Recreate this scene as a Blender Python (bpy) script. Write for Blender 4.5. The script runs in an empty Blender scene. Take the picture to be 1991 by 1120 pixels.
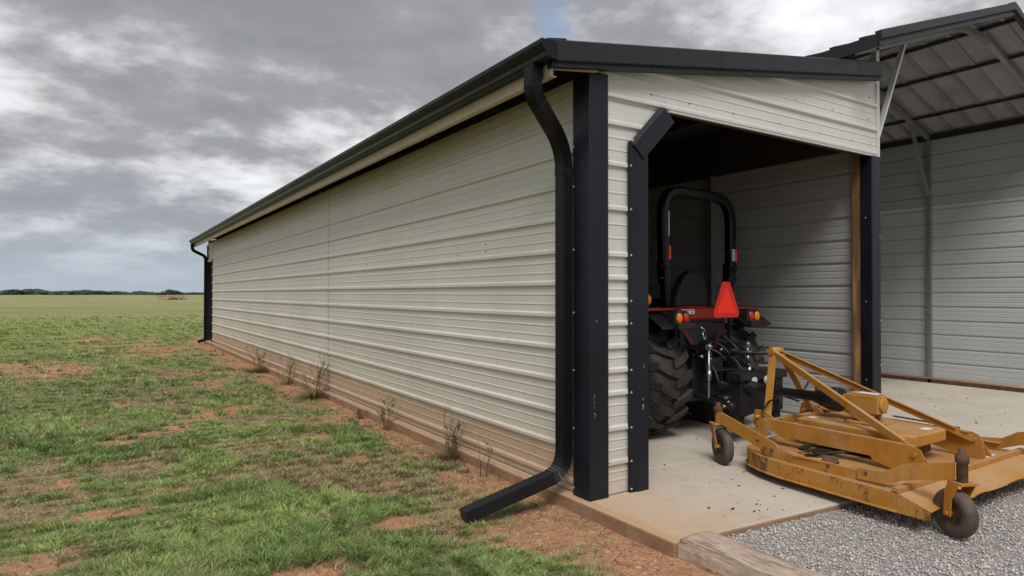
import bpy, math, random
import numpy as np
from mathutils import Vector, Matrix
R = math.radians
random.seed(7)
rng = np.random.default_rng(11)

# ---------------------------------------------------------------- camera
scene = bpy.context.scene
cd = bpy.data.cameras.new("camera"); cam = bpy.data.objects.new("camera", cd)
scene.collection.objects.link(cam); scene.camera = cam
cd.sensor_fit = 'HORIZONTAL'; cd.sensor_width = 36.0; cd.lens = 36.0 * 1254 / 1991
cd.clip_start = 0.05; cd.clip_end = 20000
CAM = Vector((-3.03, -3.65, 1.5))
cam.location = CAM
cam.rotation_euler = (R(90.52), 0, R(-32.8))

# ---------------------------------------------------------------- world: broken grey cloud deck over a Nishita sky
SUN_EL, SUN_AZ = 52.0, 215.0     # azimuth clockwise from +Y (sun front-left, behind the camera)
world = bpy.data.worlds.new("World"); scene.world = world
world.use_nodes = True
wn = world.node_tree.nodes; wl = world.node_tree.links
wn.clear()
def W(t, **k):
    n = wn.new(t)
    for a, v in k.items(): setattr(n, a, v)
    return n
def wmath(op, a, b=None, c=None, clamp=False):
    n = W('ShaderNodeMath', operation=op, use_clamp=clamp)
    for i, v in enumerate((a, b, c)):
        if v is None: continue
        if isinstance(v, (int, float)): n.inputs[i].default_value = v
        else: wl.new(v, n.inputs[i])
    return n.outputs[0]
wout = W('ShaderNodeOutputWorld'); wbg = W('ShaderNodeBackground'); wbg.inputs['Strength'].default_value = 0.1
wl.new(wbg.outputs[0], wout.inputs[0])
sky = W('ShaderNodeTexSky', sky_type='NISHITA', sun_disc=False)
sky.sun_elevation = R(SUN_EL); sky.sun_rotation = R(SUN_AZ); sky.air_density = 1.2; sky.dust_density = 2.0
tc = W('ShaderNodeTexCoord'); sep = W('ShaderNodeSeparateXYZ'); wl.new(tc.outputs['Generated'], sep.inputs[0])
zc = wmath('MAXIMUM', sep.outputs['Z'], 0.0)
den = wmath('ADD', zc, 0.34)
px = wmath('DIVIDE', sep.outputs['X'], den); py = wmath('DIVIDE', sep.outputs['Y'], den)
pz = wmath('MULTIPLY', wmath('DIVIDE', zc, den), 2.6)
comb = W('ShaderNodeCombineXYZ'); wl.new(px, comb.inputs[0]); wl.new(py, comb.inputs[1]); wl.new(pz, comb.inputs[2])
CL_OFF = (7.7, 2.3, 0.0)
def wnoise(scale, detail, rough, off, dist=0.0, stretch=(1, 1, 1)):
    m = W('ShaderNodeMapping'); m.inputs['Location'].default_value = off; m.inputs['Scale'].default_value = stretch
    wl.new(comb.outputs[0], m.inputs['Vector'])
    n = W('ShaderNodeTexNoise'); n.inputs['Scale'].default_value = scale; n.inputs['Detail'].default_value = detail
    n.inputs['Roughness'].default_value = rough; n.inputs['Distortion'].default_value = dist
    wl.new(m.outputs[0], n.inputs['Vector']); return n.outputs['Fac']
big = wnoise(1.3, 3, 0.5, CL_OFF, 0.15)
mid = wnoise(3.9, 8, 0.56, (CL_OFF[0] + 5, 2.0, 0.7), 0.1)
fine = wnoise(11.0, 6, 0.6, (1.0, 4.0, 2.7), 0.1)
v = wmath('MULTIPLY_ADD', big, 0.46, wmath('MULTIPLY_ADD', mid, 0.58, wmath('MULTIPLY', fine, 0.10)))
cr = W('ShaderNodeValToRGB'); wl.new(v, cr.inputs[0])
e = cr.color_ramp.elements
e[0].position = 0.44; e[0].color = (1.75, 1.8, 1.93, 1)
e[1].position = 0.72; e[1].color = (5.9, 6.0, 6.2, 1)
for pos, col in ((0.53, (2.1, 2.14, 2.26, 1)), (0.57, (2.7, 2.74, 2.84, 1)), (0.60, (3.5, 3.54, 3.64, 1)), (0.65, (4.7, 4.76, 4.9, 1))):
    x = e.new(pos); x.color = col
# far clouds merge into a pale blue-grey band above the horizon
hz = wmath('DIVIDE', zc, 0.20, clamp=True)
hzr = W('ShaderNodeValToRGB'); wl.new(hz, hzr.inputs[0])
he = hzr.color_ramp.elements
he[0].position = 0.0; he[0].color = (1, 1, 1, 1); he[1].position = 1.0; he[1].color = (0, 0, 0, 1)
x = he.new(0.2); x.color = (0.8, 0.8, 0.8, 1); x = he.new(0.5); x.color = (0.25, 0.25, 0.25, 1)
mixh = W('ShaderNodeMix', data_type='RGBA'); wl.new(hzr.outputs[0], mixh.inputs['Factor'])
wl.new(cr.outputs[0], mixh.inputs['A']); mixh.inputs['B'].default_value = (2.6, 3.0, 3.45, 1)
# small openings to the clear sky
gap = wnoise(1.3, 5, 0.55, (0.35, 6.2, 3.0), 0.2)
gm = W('ShaderNodeMapRange'); gm.inputs['From Min'].default_value = 0.64; gm.inputs['From Max'].default_value = 0.72
wl.new(gap, gm.inputs['Value'])
dp = W('ShaderNodeVectorMath', operation='DISTANCE'); wl.new(tc.outputs['Generated'], dp.inputs[0]); dp.inputs[1].default_value = (0.5537, 0.7413, 0.3794)
dd_ = wmath('ADD', wmath('MULTIPLY', dp.outputs['Value'], 1.0), wmath('MULTIPLY', wmath('SUBTRACT', mid, 0.5), 0.22))
gm2 = W('ShaderNodeMapRange'); gm2.inputs['From Min'].default_value = 0.055; gm2.inputs['From Max'].default_value = 0.015
wl.new(dd_, gm2.inputs['Value']); gsum = wmath('MAXIMUM', gm.outputs[0], wmath('MULTIPLY', gm2.outputs[0], 0.6))
mixg = W('ShaderNodeMix', data_type='RGBA'); wl.new(gsum, mixg.inputs['Factor'])
wl.new(mixh.outputs['Result'], mixg.inputs['A']); wl.new(sky.outputs[0], mixg.inputs['B'])
wl.new(mixg.outputs['Result'], wbg.inputs['Color'])

# ---------------------------------------------------------------- sun through thin cloud
sd = bpy.data.lights.new("sun", 'SUN'); sd.energy = 1.5; sd.angle = R(25); sd.color = (1.0, 0.965, 0.91)
sun = bpy.data.objects.new("sun", sd); scene.collection.objects.link(sun)
az, el = R(SUN_AZ), R(SUN_EL)
sdir = Vector((math.sin(az) * math.cos(el), math.cos(az) * math.cos(el), math.sin(el)))
sun.rotation_euler = (-sdir).to_track_quat('-Z', 'Y').to_euler()

vs = scene.view_settings
vs.view_transform = 'Standard'; vs.look = 'None'; vs.exposure = 0.76; vs.gamma = 1.0; vs.use_curve_mapping = False
try: scene.cycles.max_bounces = 8
except Exception: pass

# ---------------------------------------------------------------- helpers
col = scene.collection
class MB:
    """collects vertices and faces, then becomes ONE mesh object"""
    def __init__(s): s.v = []; s.f = []; s.m = []; s.sm = []
    def add(s, vs_, fs, mi=0, smooth=False):
        b = len(s.v); s.v += [tuple(p) for p in vs_]
        for f in fs: s.f.append([b + i for i in f]); s.m.append(mi); s.sm.append(smooth)
        return s
    def box(s, a, b, mi=0):
        x0, y0, z0 = [min(p, q) for p, q in zip(a, b)]; x1, y1, z1 = [max(p, q) for p, q in zip(a, b)]
        return s.add([(x0,y0,z0),(x1,y0,z0),(x1,y1,z0),(x0,y1,z0),(x0,y0,z1),(x1,y0,z1),(x1,y1,z1),(x0,y1,z1)],
            [(0,3,2,1),(4,5,6,7),(0,1,5,4),(1,2,6,5),(2,3,7,6),(3,0,4,7)], mi)
    def beam(s, p, q, w, h, up=(0,0,1), mi=0, bev=0.0, ends=None):
        """rectangular bar from p to q; w across, h along 'up'"""
        p, q = Vector(p), Vector(q); d = (q - p).normalized(); upv = Vector(up)
        sx = d.cross(upv).normalized(); u = sx.cross(d).normalized()
        if bev <= 0: prof = [(-w/2,-h/2),(w/2,-h/2),(w/2,h/2),(-w/2,h/2)]
        else:
            a, b, c = w/2, h/2, bev
            prof = [(-a+c,-b),(a-c,-b),(a,-b+c),(a,b-c),(a-c,b),(-a+c,b),(-a,b-c),(-a,-b+c)]
        n = len(prof)
        vs_ = [o + sx*x + u*y for o in (p, q) for x, y in prof]
        fs = [(i, (i+1) % n, n + (i+1) % n, n + i) for i in range(n)] + [tuple(range(n-1, -1, -1)), tuple(range(n, 2*n))]
        return s.add(vs_, fs, mi)
    def prism(s, poly, axis, a, b, mi=0):
        """2-D polygon swept along an axis between a and b; the polygon lives in the other two axes, in order"""
        def P(u, w, t): return {'x': (t, u, w), 'y': (u, t, w), 'z': (u, w, t)}[axis]
        n = len(poly); vs_ = [P(u, w, a) for u, w in poly] + [P(u, w, b) for u, w in poly]
        return s.add(vs_, [(i, (i+1) % n, n + (i+1) % n, n + i) for i in range(n)] + [tuple(range(n-1, -1, -1)), tuple(range(n, 2*n))], mi)
    def sweep(s, prof, pts, upv=(0,0,1), mi=0, smooth=False, scales=None, caps=True):
        """closed profile swept along a polyline with mitred joints"""
        pts = [Vector(p) for p in pts]; n = len(prof); vs_ = []
        for k, p in enumerate(pts):
            d0 = (pts[k] - pts[k-1]).normalized() if k else (pts[1] - pts[0]).normalized()
            d1 = (pts[k+1] - pts[k]).normalized() if k < len(pts)-1 else d0
            t = (d0 + d1).normalized(); c = max(0.5, t.dot(d0))
            U = Vector(upv); sx = t.cross(U)
            if sx.length < 1e-3: sx = Vector((1, 0, 0))
            sx.normalize(); u = sx.cross(t).normalized(); sc = scales[k] if scales else 1.0
            vs_ += [p + sx*(x*sc) + u*(y*sc/c) for x, y in prof]
        fs = [(k*n+i, k*n+(i+1) % n, (k+1)*n+(i+1) % n, (k+1)*n+i) for k in range(len(pts)-1) for i in range(n)]
        s.add(vs_, fs, mi, smooth)
        if caps:
            b = len(s.v) - len(vs_); s.f.append([b+i for i in range(n-1, -1, -1)]); s.m.append(mi); s.sm.append(False)
            e_ = b + (len(pts)-1)*n; s.f.append([e_+i for i in range(n)]); s.m.append(mi); s.sm.append(False)
        return s
    def tube(s, pts, r, seg=8, mi=0, upv=(0.13,0.07,1), scales=None):
        prof = [(r*math.cos(2*math.pi*i/seg), r*math.sin(2*math.pi*i/seg)) for i in range(seg)]
        return s.sweep(prof, pts, upv, mi, True, scales)
    def lathe(s, prof, c, axis, seg=24, mi=0, smooth=True, close=True):
        """profile of (distance along axis, radius) turned round an axis through c"""
        c = Vector(c); A = Vector(axis).normalized(); B = A.cross(Vector((0.0123, 0.017, 1))).normalized(); D = A.cross(B)
        n = len(prof); vs_ = []
        for i in range(seg):
            t = 2*math.pi*i/seg; rd = B*math.cos(t) + D*math.sin(t)
            vs_ += [c + A*a + rd*r for a, r in prof]
        fs = [(i*n+k, ((i+1) % seg)*n+k, ((i+1) % seg)*n+k+1, i*n+k+1) for i in range(seg) for k in range(n-1)]
        s.add(vs_, fs, mi, smooth)
        b = len(s.v) - len(vs_)
        if close:
            for k in (0, n-1):
                if prof[k][1] > 1e-4: s.f.append([b+i*n+k for i in range(seg)]); s.m.append(mi); s.sm.append(False)
        return s
    def ball(s, c, r, sc=(1,1,1), seg=10, rings=6, mi=0, jit=0.0, rnd=None):
        vs_ = [(c[0], c[1], c[2]-r*sc[2])]
        for j in range(1, rings):
            a = math.pi*j/rings
            for i in range(seg):
                t = 2*math.pi*i/seg; k = 1 + (rnd.uniform(-jit, jit) if jit else 0)
                vs_.append((c[0]+r*sc[0]*k*math.sin(a)*math.cos(t), c[1]+r*sc[1]*k*math.sin(a)*math.sin(t), c[2]-r*sc[2]*k*math.cos(a)))
        vs_.append((c[0], c[1], c[2]+r*sc[2])); T = len(vs_)-1
        fs = [(0, 1+(i+1) % seg, 1+i) for i in range(seg)]
        for j in range(rings-2):
            o = 1+j*seg
            fs += [(o+i, o+(i+1) % seg, o+seg+(i+1) % seg, o+seg+i) for i in range(seg)]
        o = 1+(rings-2)*seg
        fs += [(o+i, o+(i+1) % seg, T) for i in range(seg)]
        return s.add(vs_, fs, mi, not jit)
    def build(s, name, mats, parent=None, origin=None, bevel=0.0):
        o0 = Vector(origin) if origin is not None else (wloc(parent) if parent else Vector((0,0,0)))
        me = bpy.data.meshes.new(name)
        me.from_pydata([(p[0]-o0.x, p[1]-o0.y, p[2]-o0.z) for p in s.v], [], s.f)
        me.validate(); me.update()
        mats = mats if isinstance(mats, (list, tuple)) else [mats]
        for m in mats: me.materials.append(m)
        if len(me.polygons) == len(s.f):
            me.polygons.foreach_set('material_index', s.m); me.polygons.foreach_set('use_smooth', s.sm)
        import bmesh
        bm = bmesh.new(); bm.from_mesh(me); bmesh.ops.recalc_face_normals(bm, faces=bm.faces); bm.to_mesh(me); bm.free()
        ob = bpy.data.objects.new(name, me); col.objects.link(ob)
        if parent: ob.parent = parent
        ob.location = o0 - (wloc(parent) if parent else Vector((0,0,0)))
        if bevel:
            b = ob.modifiers.new('bevel', 'BEVEL'); b.width = bevel; b.segments = 2; b.limit_method = 'ANGLE'; b.angle_limit = R(40)
        return ob
def wloc(o):
    p = Vector(o.location)
    while o.parent: o = o.parent; p += Vector(o.location)
    return p
def thing(name, loc, label, cat, group=None):
    o = bpy.data.objects.new(name, None); col.objects.link(o); o.location = loc; o.empty_display_size = 0.2
    return tag(o, label, cat, group)
def tag(o, label, cat, group=None):
    o['label'] = label; o['category'] = cat
    if group: o['group'] = group
    return o
def struct(o, kind='structure'):
    o['kind'] = kind; return o

# ---------------------------------------------------------------- materials
class NT:
    def __init__(s, name):
        s.m = bpy.data.materials.new(name); s.m.use_nodes = True; s.t = s.m.node_tree; s.t.nodes.clear()
        s.out = s.n('ShaderNodeOutputMaterial'); s.b = s.n('ShaderNodeBsdfPrincipled'); s.l(s.b.outputs[0], s.out.inputs[0])
        s.tc = s.n('ShaderNodeTexCoord')
    def n(s, t, **k):
        x = s.t.nodes.new(t)
        for a, v_ in k.items(): setattr(x, a, v_)
        return x
    def l(s, a, b): s.t.links.new(a, b)
    def val(s, inp, v_):
        if hasattr(v_, 'links') or isinstance(v_, bpy.types.NodeSocket): s.l(v_, inp)
        else: inp.default_value = v_
    def noise(s, scale, detail=4, rough=0.55, stretch=None, off=(0,0,0), dist=0.0, world=True):
        src = s.n('ShaderNodeNewGeometry').outputs['Position'] if world else s.tc.outputs['Object']
        mp = s.n('ShaderNodeMapping'); s.l(src, mp.inputs['Vector']); mp.inputs['Location'].default_value = off
        if stretch: mp.inputs['Scale'].default_value = stretch
        x = s.n('ShaderNodeTexNoise'); s.l(mp.outputs[0], x.inputs['Vector'])
        x.inputs['Scale'].default_value = scale; x.inputs['Detail'].default_value = detail
        x.inputs['Roughness'].default_value = rough; x.inputs['Distortion'].default_value = dist
        return x.outputs['Fac']
    def rng(s, v_, a, b, c=0.0, d=1.0, smooth=False):
        x = s.n('ShaderNodeMapRange'); s.l(v_, x.inputs['Value'])
        if smooth: x.interpolation_type = 'SMOOTHSTEP'
        for k, w in zip(('From Min', 'From Max', 'To Min', 'To Max'), (a, b, c, d)): x.inputs[k].default_value = w
        return x.outputs[0]
    def mix(s, f, a, b, mode='MIX'):
        x = s.n('ShaderNodeMix', data_type='RGBA', blend_type=mode)
        s.val(x.inputs['Factor'], f)
        for k, w in (('A', a), ('B', b)): s.val(x.inputs[k], w if not isinstance(w, tuple) else (w + (1,))[:4])
        return x.outputs['Result']
    def math(s, op, a, b=0.0, clamp=False):
        x = s.n('ShaderNodeMath', operation=op, use_clamp=clamp); s.val(x.inputs[0], a); s.val(x.inputs[1], b); return x.outputs[0]
    def posz(s):
        g = s.n('ShaderNodeNewGeometry'); q = s.n('ShaderNodeSeparateXYZ'); s.l(g.outputs['Position'], q.inputs[0]); return q.outputs
    def bump(s, h, strength=0.3, dist=0.01):
        x = s.n('ShaderNodeBump'); s.l(h, x.inputs['Height']); x.inputs['Strength'].default_value = strength
        x.inputs['Distance'].default_value = dist; s.l(x.outputs[0], s.b.inputs['Normal'])
    def fin(s, colr, rough=0.6, metal=0.0, spec=0.5):
        s.val(s.b.inputs['Base Color'], colr if not isinstance(colr, tuple) else (colr + (1,))[:4])
        s.val(s.b.inputs['Roughness'], rough); s.b.inputs['Metallic'].default_value = metal
        s.b.inputs['Specular IOR Level'].default_value = spec
        return s.m
def simple(name, c, rough=0.5, metal=0.0, var=0.15, vs_=3.0, bump=0.0, bs=60, spec=0.5):
    t = NT(name); n = t.noise(vs_, 5, 0.6)
    lo = tuple(x*(1-var) for x in c); hi = tuple(min(1, x*(1+var)) for x in c)
    cc = t.mix(t.rng(n, 0.3, 0.7), lo, hi)
    n2 = t.noise(vs_*6, 4, 0.6, off=(5,3,1))
    if bump: t.bump(t.noise(bs, 3, 0.6), bump, 0.004)
    return t.fin(cc, t.rng(n2, 0.3, 0.7, max(0.05, rough-0.08), min(1, rough+0.08)), metal, spec)

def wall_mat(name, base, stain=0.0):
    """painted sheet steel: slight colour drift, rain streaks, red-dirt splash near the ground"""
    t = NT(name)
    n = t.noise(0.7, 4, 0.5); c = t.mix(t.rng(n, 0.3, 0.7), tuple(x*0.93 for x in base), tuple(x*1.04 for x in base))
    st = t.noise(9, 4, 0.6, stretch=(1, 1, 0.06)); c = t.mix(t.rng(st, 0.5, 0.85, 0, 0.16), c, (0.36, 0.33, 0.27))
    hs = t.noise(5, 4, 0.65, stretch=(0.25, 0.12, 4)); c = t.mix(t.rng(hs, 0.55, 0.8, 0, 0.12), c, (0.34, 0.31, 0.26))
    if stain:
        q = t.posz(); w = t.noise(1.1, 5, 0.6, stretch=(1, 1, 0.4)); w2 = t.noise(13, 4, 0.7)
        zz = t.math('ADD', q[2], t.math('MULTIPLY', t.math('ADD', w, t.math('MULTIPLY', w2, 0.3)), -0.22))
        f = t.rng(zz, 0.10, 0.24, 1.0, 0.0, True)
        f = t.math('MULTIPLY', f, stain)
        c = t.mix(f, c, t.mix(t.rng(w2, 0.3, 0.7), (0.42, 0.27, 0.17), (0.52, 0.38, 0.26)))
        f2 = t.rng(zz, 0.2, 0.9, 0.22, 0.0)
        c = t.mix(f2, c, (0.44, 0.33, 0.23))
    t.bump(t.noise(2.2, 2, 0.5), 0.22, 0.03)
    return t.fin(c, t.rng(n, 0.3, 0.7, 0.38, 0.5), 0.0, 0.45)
M = {}
M['wall'] = wall_mat('cream_sheet_steel', (0.625, 0.61, 0.545), 0.9)
M['wall_front'] = wall_mat('cream_sheet_steel_front', (0.62, 0.615, 0.59), 0.25)
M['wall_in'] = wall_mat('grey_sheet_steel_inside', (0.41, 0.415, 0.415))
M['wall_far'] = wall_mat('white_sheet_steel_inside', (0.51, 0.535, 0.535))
M['wall_far_dark'] = wall_mat('darker_sheet_steel_upper', (0.38, 0.395, 0.41))  # side wall sheet in a darker tone, for the upper band
M['tan_trim'] = simple('tan_trim', (0.50, 0.42, 0.29), 0.5, var=0.08)
M['white_trim'] = simple('white_trim', (0.62, 0.60, 0.56), 0.45, var=0.06)
M['black_gloss'] = simple('black_gutter_paint', (0.004, 0.0045, 0.006), 0.38, var=0.3, spec=0.3)
def trim_mat():
    t = NT('charcoal_trim_paint'); n = t.noise(1.5, 4, 0.5)
    c = t.mix(t.rng(n, 0.3, 0.7), (0.006, 0.007, 0.012), (0.011, 0.013, 0.020))
    sc = t.noise(26, 5, 0.75, stretch=(1, 1, 0.35), off=(3, 1, 8)); c = t.mix(t.rng(sc, 0.74, 0.78), c, (0.35, 0.34, 0.33))
    t.bump(t.noise(2.0, 2), 0.12, 0.02)
    return t.fin(c, t.rng(n, 0.3, 0.7, 0.36, 0.5), 0, 0.32)
M['trim'] = trim_mat()
M['roof_dark'] = simple('charcoal_roof_paint', (0.013, 0.016, 0.019), 0.42, var=0.12, spec=0.35)
M['galv'] = simple('galvanised_tube', (0.34, 0.34, 0.34), 0.45, 0.6, var=0.15)
M['galv_white'] = simple('pale_galvanised_tube', (0.62, 0.62, 0.62), 0.5, 0.1, var=0.08)
M['galv_sheet'] = simple('roof_sheet_underside', (0.33, 0.335, 0.335), 0.6, 0.0, var=0.2, vs_=1.5)
M['dark_wood'] = simple('dark_rafter_wood', (0.05, 0.035, 0.025), 0.8, var=0.4)
M['dark_metal'] = simple('dark_painted_steel', (0.018, 0.018, 0.02), 0.45, var=0.3)
M['screw'] = simple('screw_head_metal', (0.55, 0.55, 0.55), 0.35, 0.5)
M['screw_dark'] = simple('screw_head_weathered', (0.10, 0.10, 0.10), 0.5, 0.3)
def wood_mat():
    t = NT('treated_post_wood'); g = t.n('ShaderNodeNewGeometry'); mp = t.n('ShaderNodeMapping'); t.l(g.outputs['Position'], mp.inputs['Vector'])
    mp.inputs['Scale'].default_value = (9, 9, 1.1)
    w = t.n('ShaderNodeTexWave', wave_type='RINGS', rings_direction='Z'); t.l(mp.outputs[0], w.inputs['Vector'])
    w.inputs['Scale'].default_value = 1.6; w.inputs['Distortion'].default_value = 5; w.inputs['Detail'].default_value = 3; w.inputs['Detail Scale'].default_value = 0.8
    c = t.mix(w.outputs['Fac'], (0.16, 0.075, 0.028), (0.42, 0.23, 0.10))
    return t.fin(c, 0.75)
M['post_wood'] = wood_mat()
def timber_mat():
    t = NT('weathered_timber'); q = t.posz()
    g = t.noise(14, 6, 0.65, stretch=(4, 0.35, 4)); g2 = t.noise(5, 5, 0.6, stretch=(3, 0.6, 6), off=(2, 5, 1))
    c = t.mix(t.rng(g, 0.3, 0.7), (0.32, 0.23, 0.17), (0.60, 0.48, 0.39))
    c = t.mix(t.rng(g2, 0.52, 0.68), c, (0.17, 0.10, 0.065))
    k = t.noise(10, 4, 0.6, stretch=(8, 0.5, 8), off=(7, 7, 7)); c = t.mix(t.rng(k, 0.66, 0.7), c, (0.03, 0.02, 0.015))
    t.bump(g, 0.8, 0.012)
    return t.fin(c, 0.9, 0, 0.2)
M['timber'] = timber_mat()
def concrete_mat():
    t = NT('concrete'); q = t.posz()
    n = t.noise(1.1, 6, 0.62); f = t.noise(35, 4, 0.6); tr = t.noise(5.5, 6, 0.7, stretch=(1, 0.6, 1), dist=1.2)
    c = t.mix(t.rng(n, 0.3, 0.7), (0.49, 0.43, 0.36), (0.63, 0.575, 0.50))
    c = t.mix(t.rng(f, 0.3, 0.7, 0, 0.25), c, (0.36, 0.32, 0.27))
    c = t.mix(t.rng(tr, 0.58, 0.72, 0, 0.5), c, (0.32, 0.24, 0.17))
    c = t.mix(t.rng(q[0], 0.0, -0.02, 0, 0.9), c, t.mix(t.rng(tr, 0.3, 0.7), (0.36, 0.21, 0.12), (0.48, 0.32, 0.20)))
    # red soil washed over the corner next to the dirt, and on the edge of the slab
    dx = t.math('ADD', q[0], t.math('MULTIPLY', n, 1.6)); near = t.rng(dx, 0.7, 2.0, 1, 0, True)
    ny = t.math('ADD', t.math('MULTIPLY', q[1], -1.0), t.math('MULTIPLY', tr, 0.7)); near = t.math('MULTIPLY', near, t.rng(ny, -0.35, 0.7, 0.25, 1, True))
    c = t.mix(t.math('MULTIPLY', near, 0.85), c, t.mix(t.rng(tr, 0.3, 0.7), (0.50, 0.30, 0.165), (0.50, 0.36, 0.24)))
    dn = t.rng(n, 0.56, 0.75, 0, 0.35); c = t.mix(dn, c, (0.40, 0.27, 0.17))
    c = t.mix(t.rng(q[2], -0.02, -0.004, 1, 0), c, t.mix(t.rng(tr, 0.3, 0.7), (0.20, 0.115, 0.065), (0.36, 0.23, 0.14)))
    cr_ = t.noise(3.2, 6, 0.65, off=(9, 1, 2), dist=0.6); ln = t.math('ABSOLUTE', t.math('SUBTRACT', cr_, 0.5)); c = t.mix(t.rng(ln, 0.0, 0.004, 0.3, 0.0), c, (0.14, 0.11, 0.09))
    t.bump(f, 0.25, 0.004)
    return t.fin(c, 0.85, 0, 0.25)
M['concrete'] = concrete_mat()
def yellow_mat(name, rust):
    t = NT(name); n = t.noise(3.2, 6, 0.65); f = t.noise(24, 6, 0.75); s_ = t.noise(7, 5, 0.7, stretch=(1, 1, 0.25), off=(1, 2, 3))
    c = t.mix(t.rng(n, 0.3, 0.7), (0.40, 0.168, 0.016), (0.50, 0.235, 0.038))
    c = t.mix(t.rng(n, 0.45, 0.75, 0, 0.55), c, (0.42, 0.25, 0.12))                       # dust
    rr = t.math('ADD', t.math('MULTIPLY', f, 0.5), t.math('MULTIPLY', s_, 0.5))
    c = t.mix(t.rng(rr, 0.62-rust, 0.66-rust), c, t.mix(t.rng(f, 0.3, 0.7), (0.09, 0.035, 0.014), (0.20, 0.08, 0.022)))
    c = t.mix(t.rng(s_, 0.5, 0.8, 0, 0.55), c, (0.20, 0.085, 0.03))
    g_ = t.n('ShaderNodeNewGeometry'); sp_ = t.n('ShaderNodeSeparateXYZ'); t.l(g_.outputs['Normal'], sp_.inputs[0])
    du = t.math('MULTIPLY', t.rng(sp_.outputs[2], 0.6, 0.95), t.rng(n, 0.38, 0.6, 0.15, 0.75)); c = t.mix(du, c, (0.42, 0.27, 0.15))   # settled dust on level faces
    oil = t.noise(4.5, 5, 0.7, off=(6, 2, 5)); c = t.mix(t.rng(oil, 0.58, 0.72, 0, 0.35), c, (0.10, 0.045, 0.02))
    t.bump(f, 0.25, 0.003)
    return t.fin(c, t.rng(rr, 0.4, 0.6, 0.45, 0.8), 0, 0.4)
M['yellow'] = yellow_mat('old_yellow_paint', 0.0)
M['yellow_worn'] = yellow_mat('rusty_yellow_paint', 0.05)
M['yellow_rust'] = yellow_mat('flaking_rusty_yellow_paint', 0.09)
M['rust'] = simple('brown_rusty_steel', (0.10, 0.05, 0.028), 0.8, var=0.5, vs_=15, bump=0.4)
M['rubber'] = simple('dusty_caster_rubber', (0.085, 0.065, 0.05), 0.75, var=0.35, vs_=9, bump=0.3, bs=90)
M['tyre'] = simple('tractor_tyre_rubber', (0.030, 0.026, 0.023), 0.7, var=0.45, vs_=8, bump=0.3, bs=50)
M['orange_paint'] = simple('orange_red_tractor_paint', (0.32, 0.020, 0.005), 0.32, var=0.15)
M['shaded_red'] = simple('shaded_red_paint', (0.055, 0.006, 0.004), 0.5, var=0.3)  # tractor red with the dimness of the bay put into the colour
M['sticker_orange'] = simple('orange_warning_sticker', (0.75, 0.09, 0.02), 0.5, var=0.05)
M['black_plastic'] = simple('black_plastic', (0.010, 0.010, 0.011), 0.5, var=0.3)
M['black_tube'] = simple('black_roll_bar_paint', (0.003, 0.003, 0.0035), 0.35, var=0.2, spec=0.3)
M['seat'] = simple('black_seat_vinyl', (0.016, 0.016, 0.017), 0.6, var=0.2)
M['smv_red'] = simple('fluorescent_red_panel', (0.95, 0.022, 0.005), 0.45, var=0.03)
M['smv_border'] = simple('dark_red_reflector', (0.60, 0.012, 0.008), 0.3, var=0.1)
M['amber'] = simple('amber_lens', (0.80, 0.20, 0.02), 0.15, var=0.2, vs_=40)
M['red_lens'] = simple('red_lens', (0.45, 0.025, 0.01), 0.15, var=0.2, vs_=40)
M['white'] = simple('white_label', (0.72, 0.70, 0.69), 0.5, var=0.05)
M['print'] = simple('label_print', (0.08, 0.08, 0.09), 0.6)
M['steel'] = simple('bare_steel', (0.45, 0.45, 0.45), 0.3, 0.8, var=0.25, vs_=20)
M['weed_stem'] = simple('dry_weed_stem', (0.15, 0.085, 0.045), 0.9, var=0.4, vs_=20)
M['weed_leaf'] = simple('dry_weed_leaf', (0.17, 0.145, 0.07), 0.9, var=0.5, vs_=20)
M['litter'] = simple('dead_leaf', (0.035, 0.022, 0.015), 0.9, var=0.4, vs_=30)
M['pile'] = simple('pale_brush_pile', (0.30, 0.22, 0.14), 0.95, var=0.45, vs_=1.2, bump=0.6, bs=3)
M['tree'] = simple('distant_foliage', (0.042, 0.066, 0.050), 0.9, var=0.45, vs_=0.05)

# ---------------------------------------------------------------- numpy noise for the ground
def vnoise(x, y, seed=0):
    xi = np.floor(x).astype(np.int64); yi = np.floor(y).astype(np.int64); fx = x-xi; fy = y-yi
    u = fx*fx*(3-2*fx); w = fy*fy*(3-2*fy)
    def h(a, b):
        n = (a*374761393 + b*668265263 + seed*1442695041) & 0xFFFFFFFF
        n = ((n ^ (n >> 13)) * 1274126177) & 0xFFFFFFFF
        return ((n ^ (n >> 16)) & 0xFFFF) / 65535.0
    a, b, c, d = h(xi, yi), h(xi+1, yi), h(xi, yi+1), h(xi+1, yi+1)
    return (a*(1-u)+b*u)*(1-w) + (c*(1-u)+d*u)*w
def fbm(x, y, seed=0, oct=5, g=0.5):
    s = 0; a = 1; t = 0
    for i in range(oct):
        s = s + a*vnoise(x*2**i + 17.3*i, y*2**i - 9.1*i, seed+i); t += a; a *= g
    return s/t
GZ = -0.10
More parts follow.
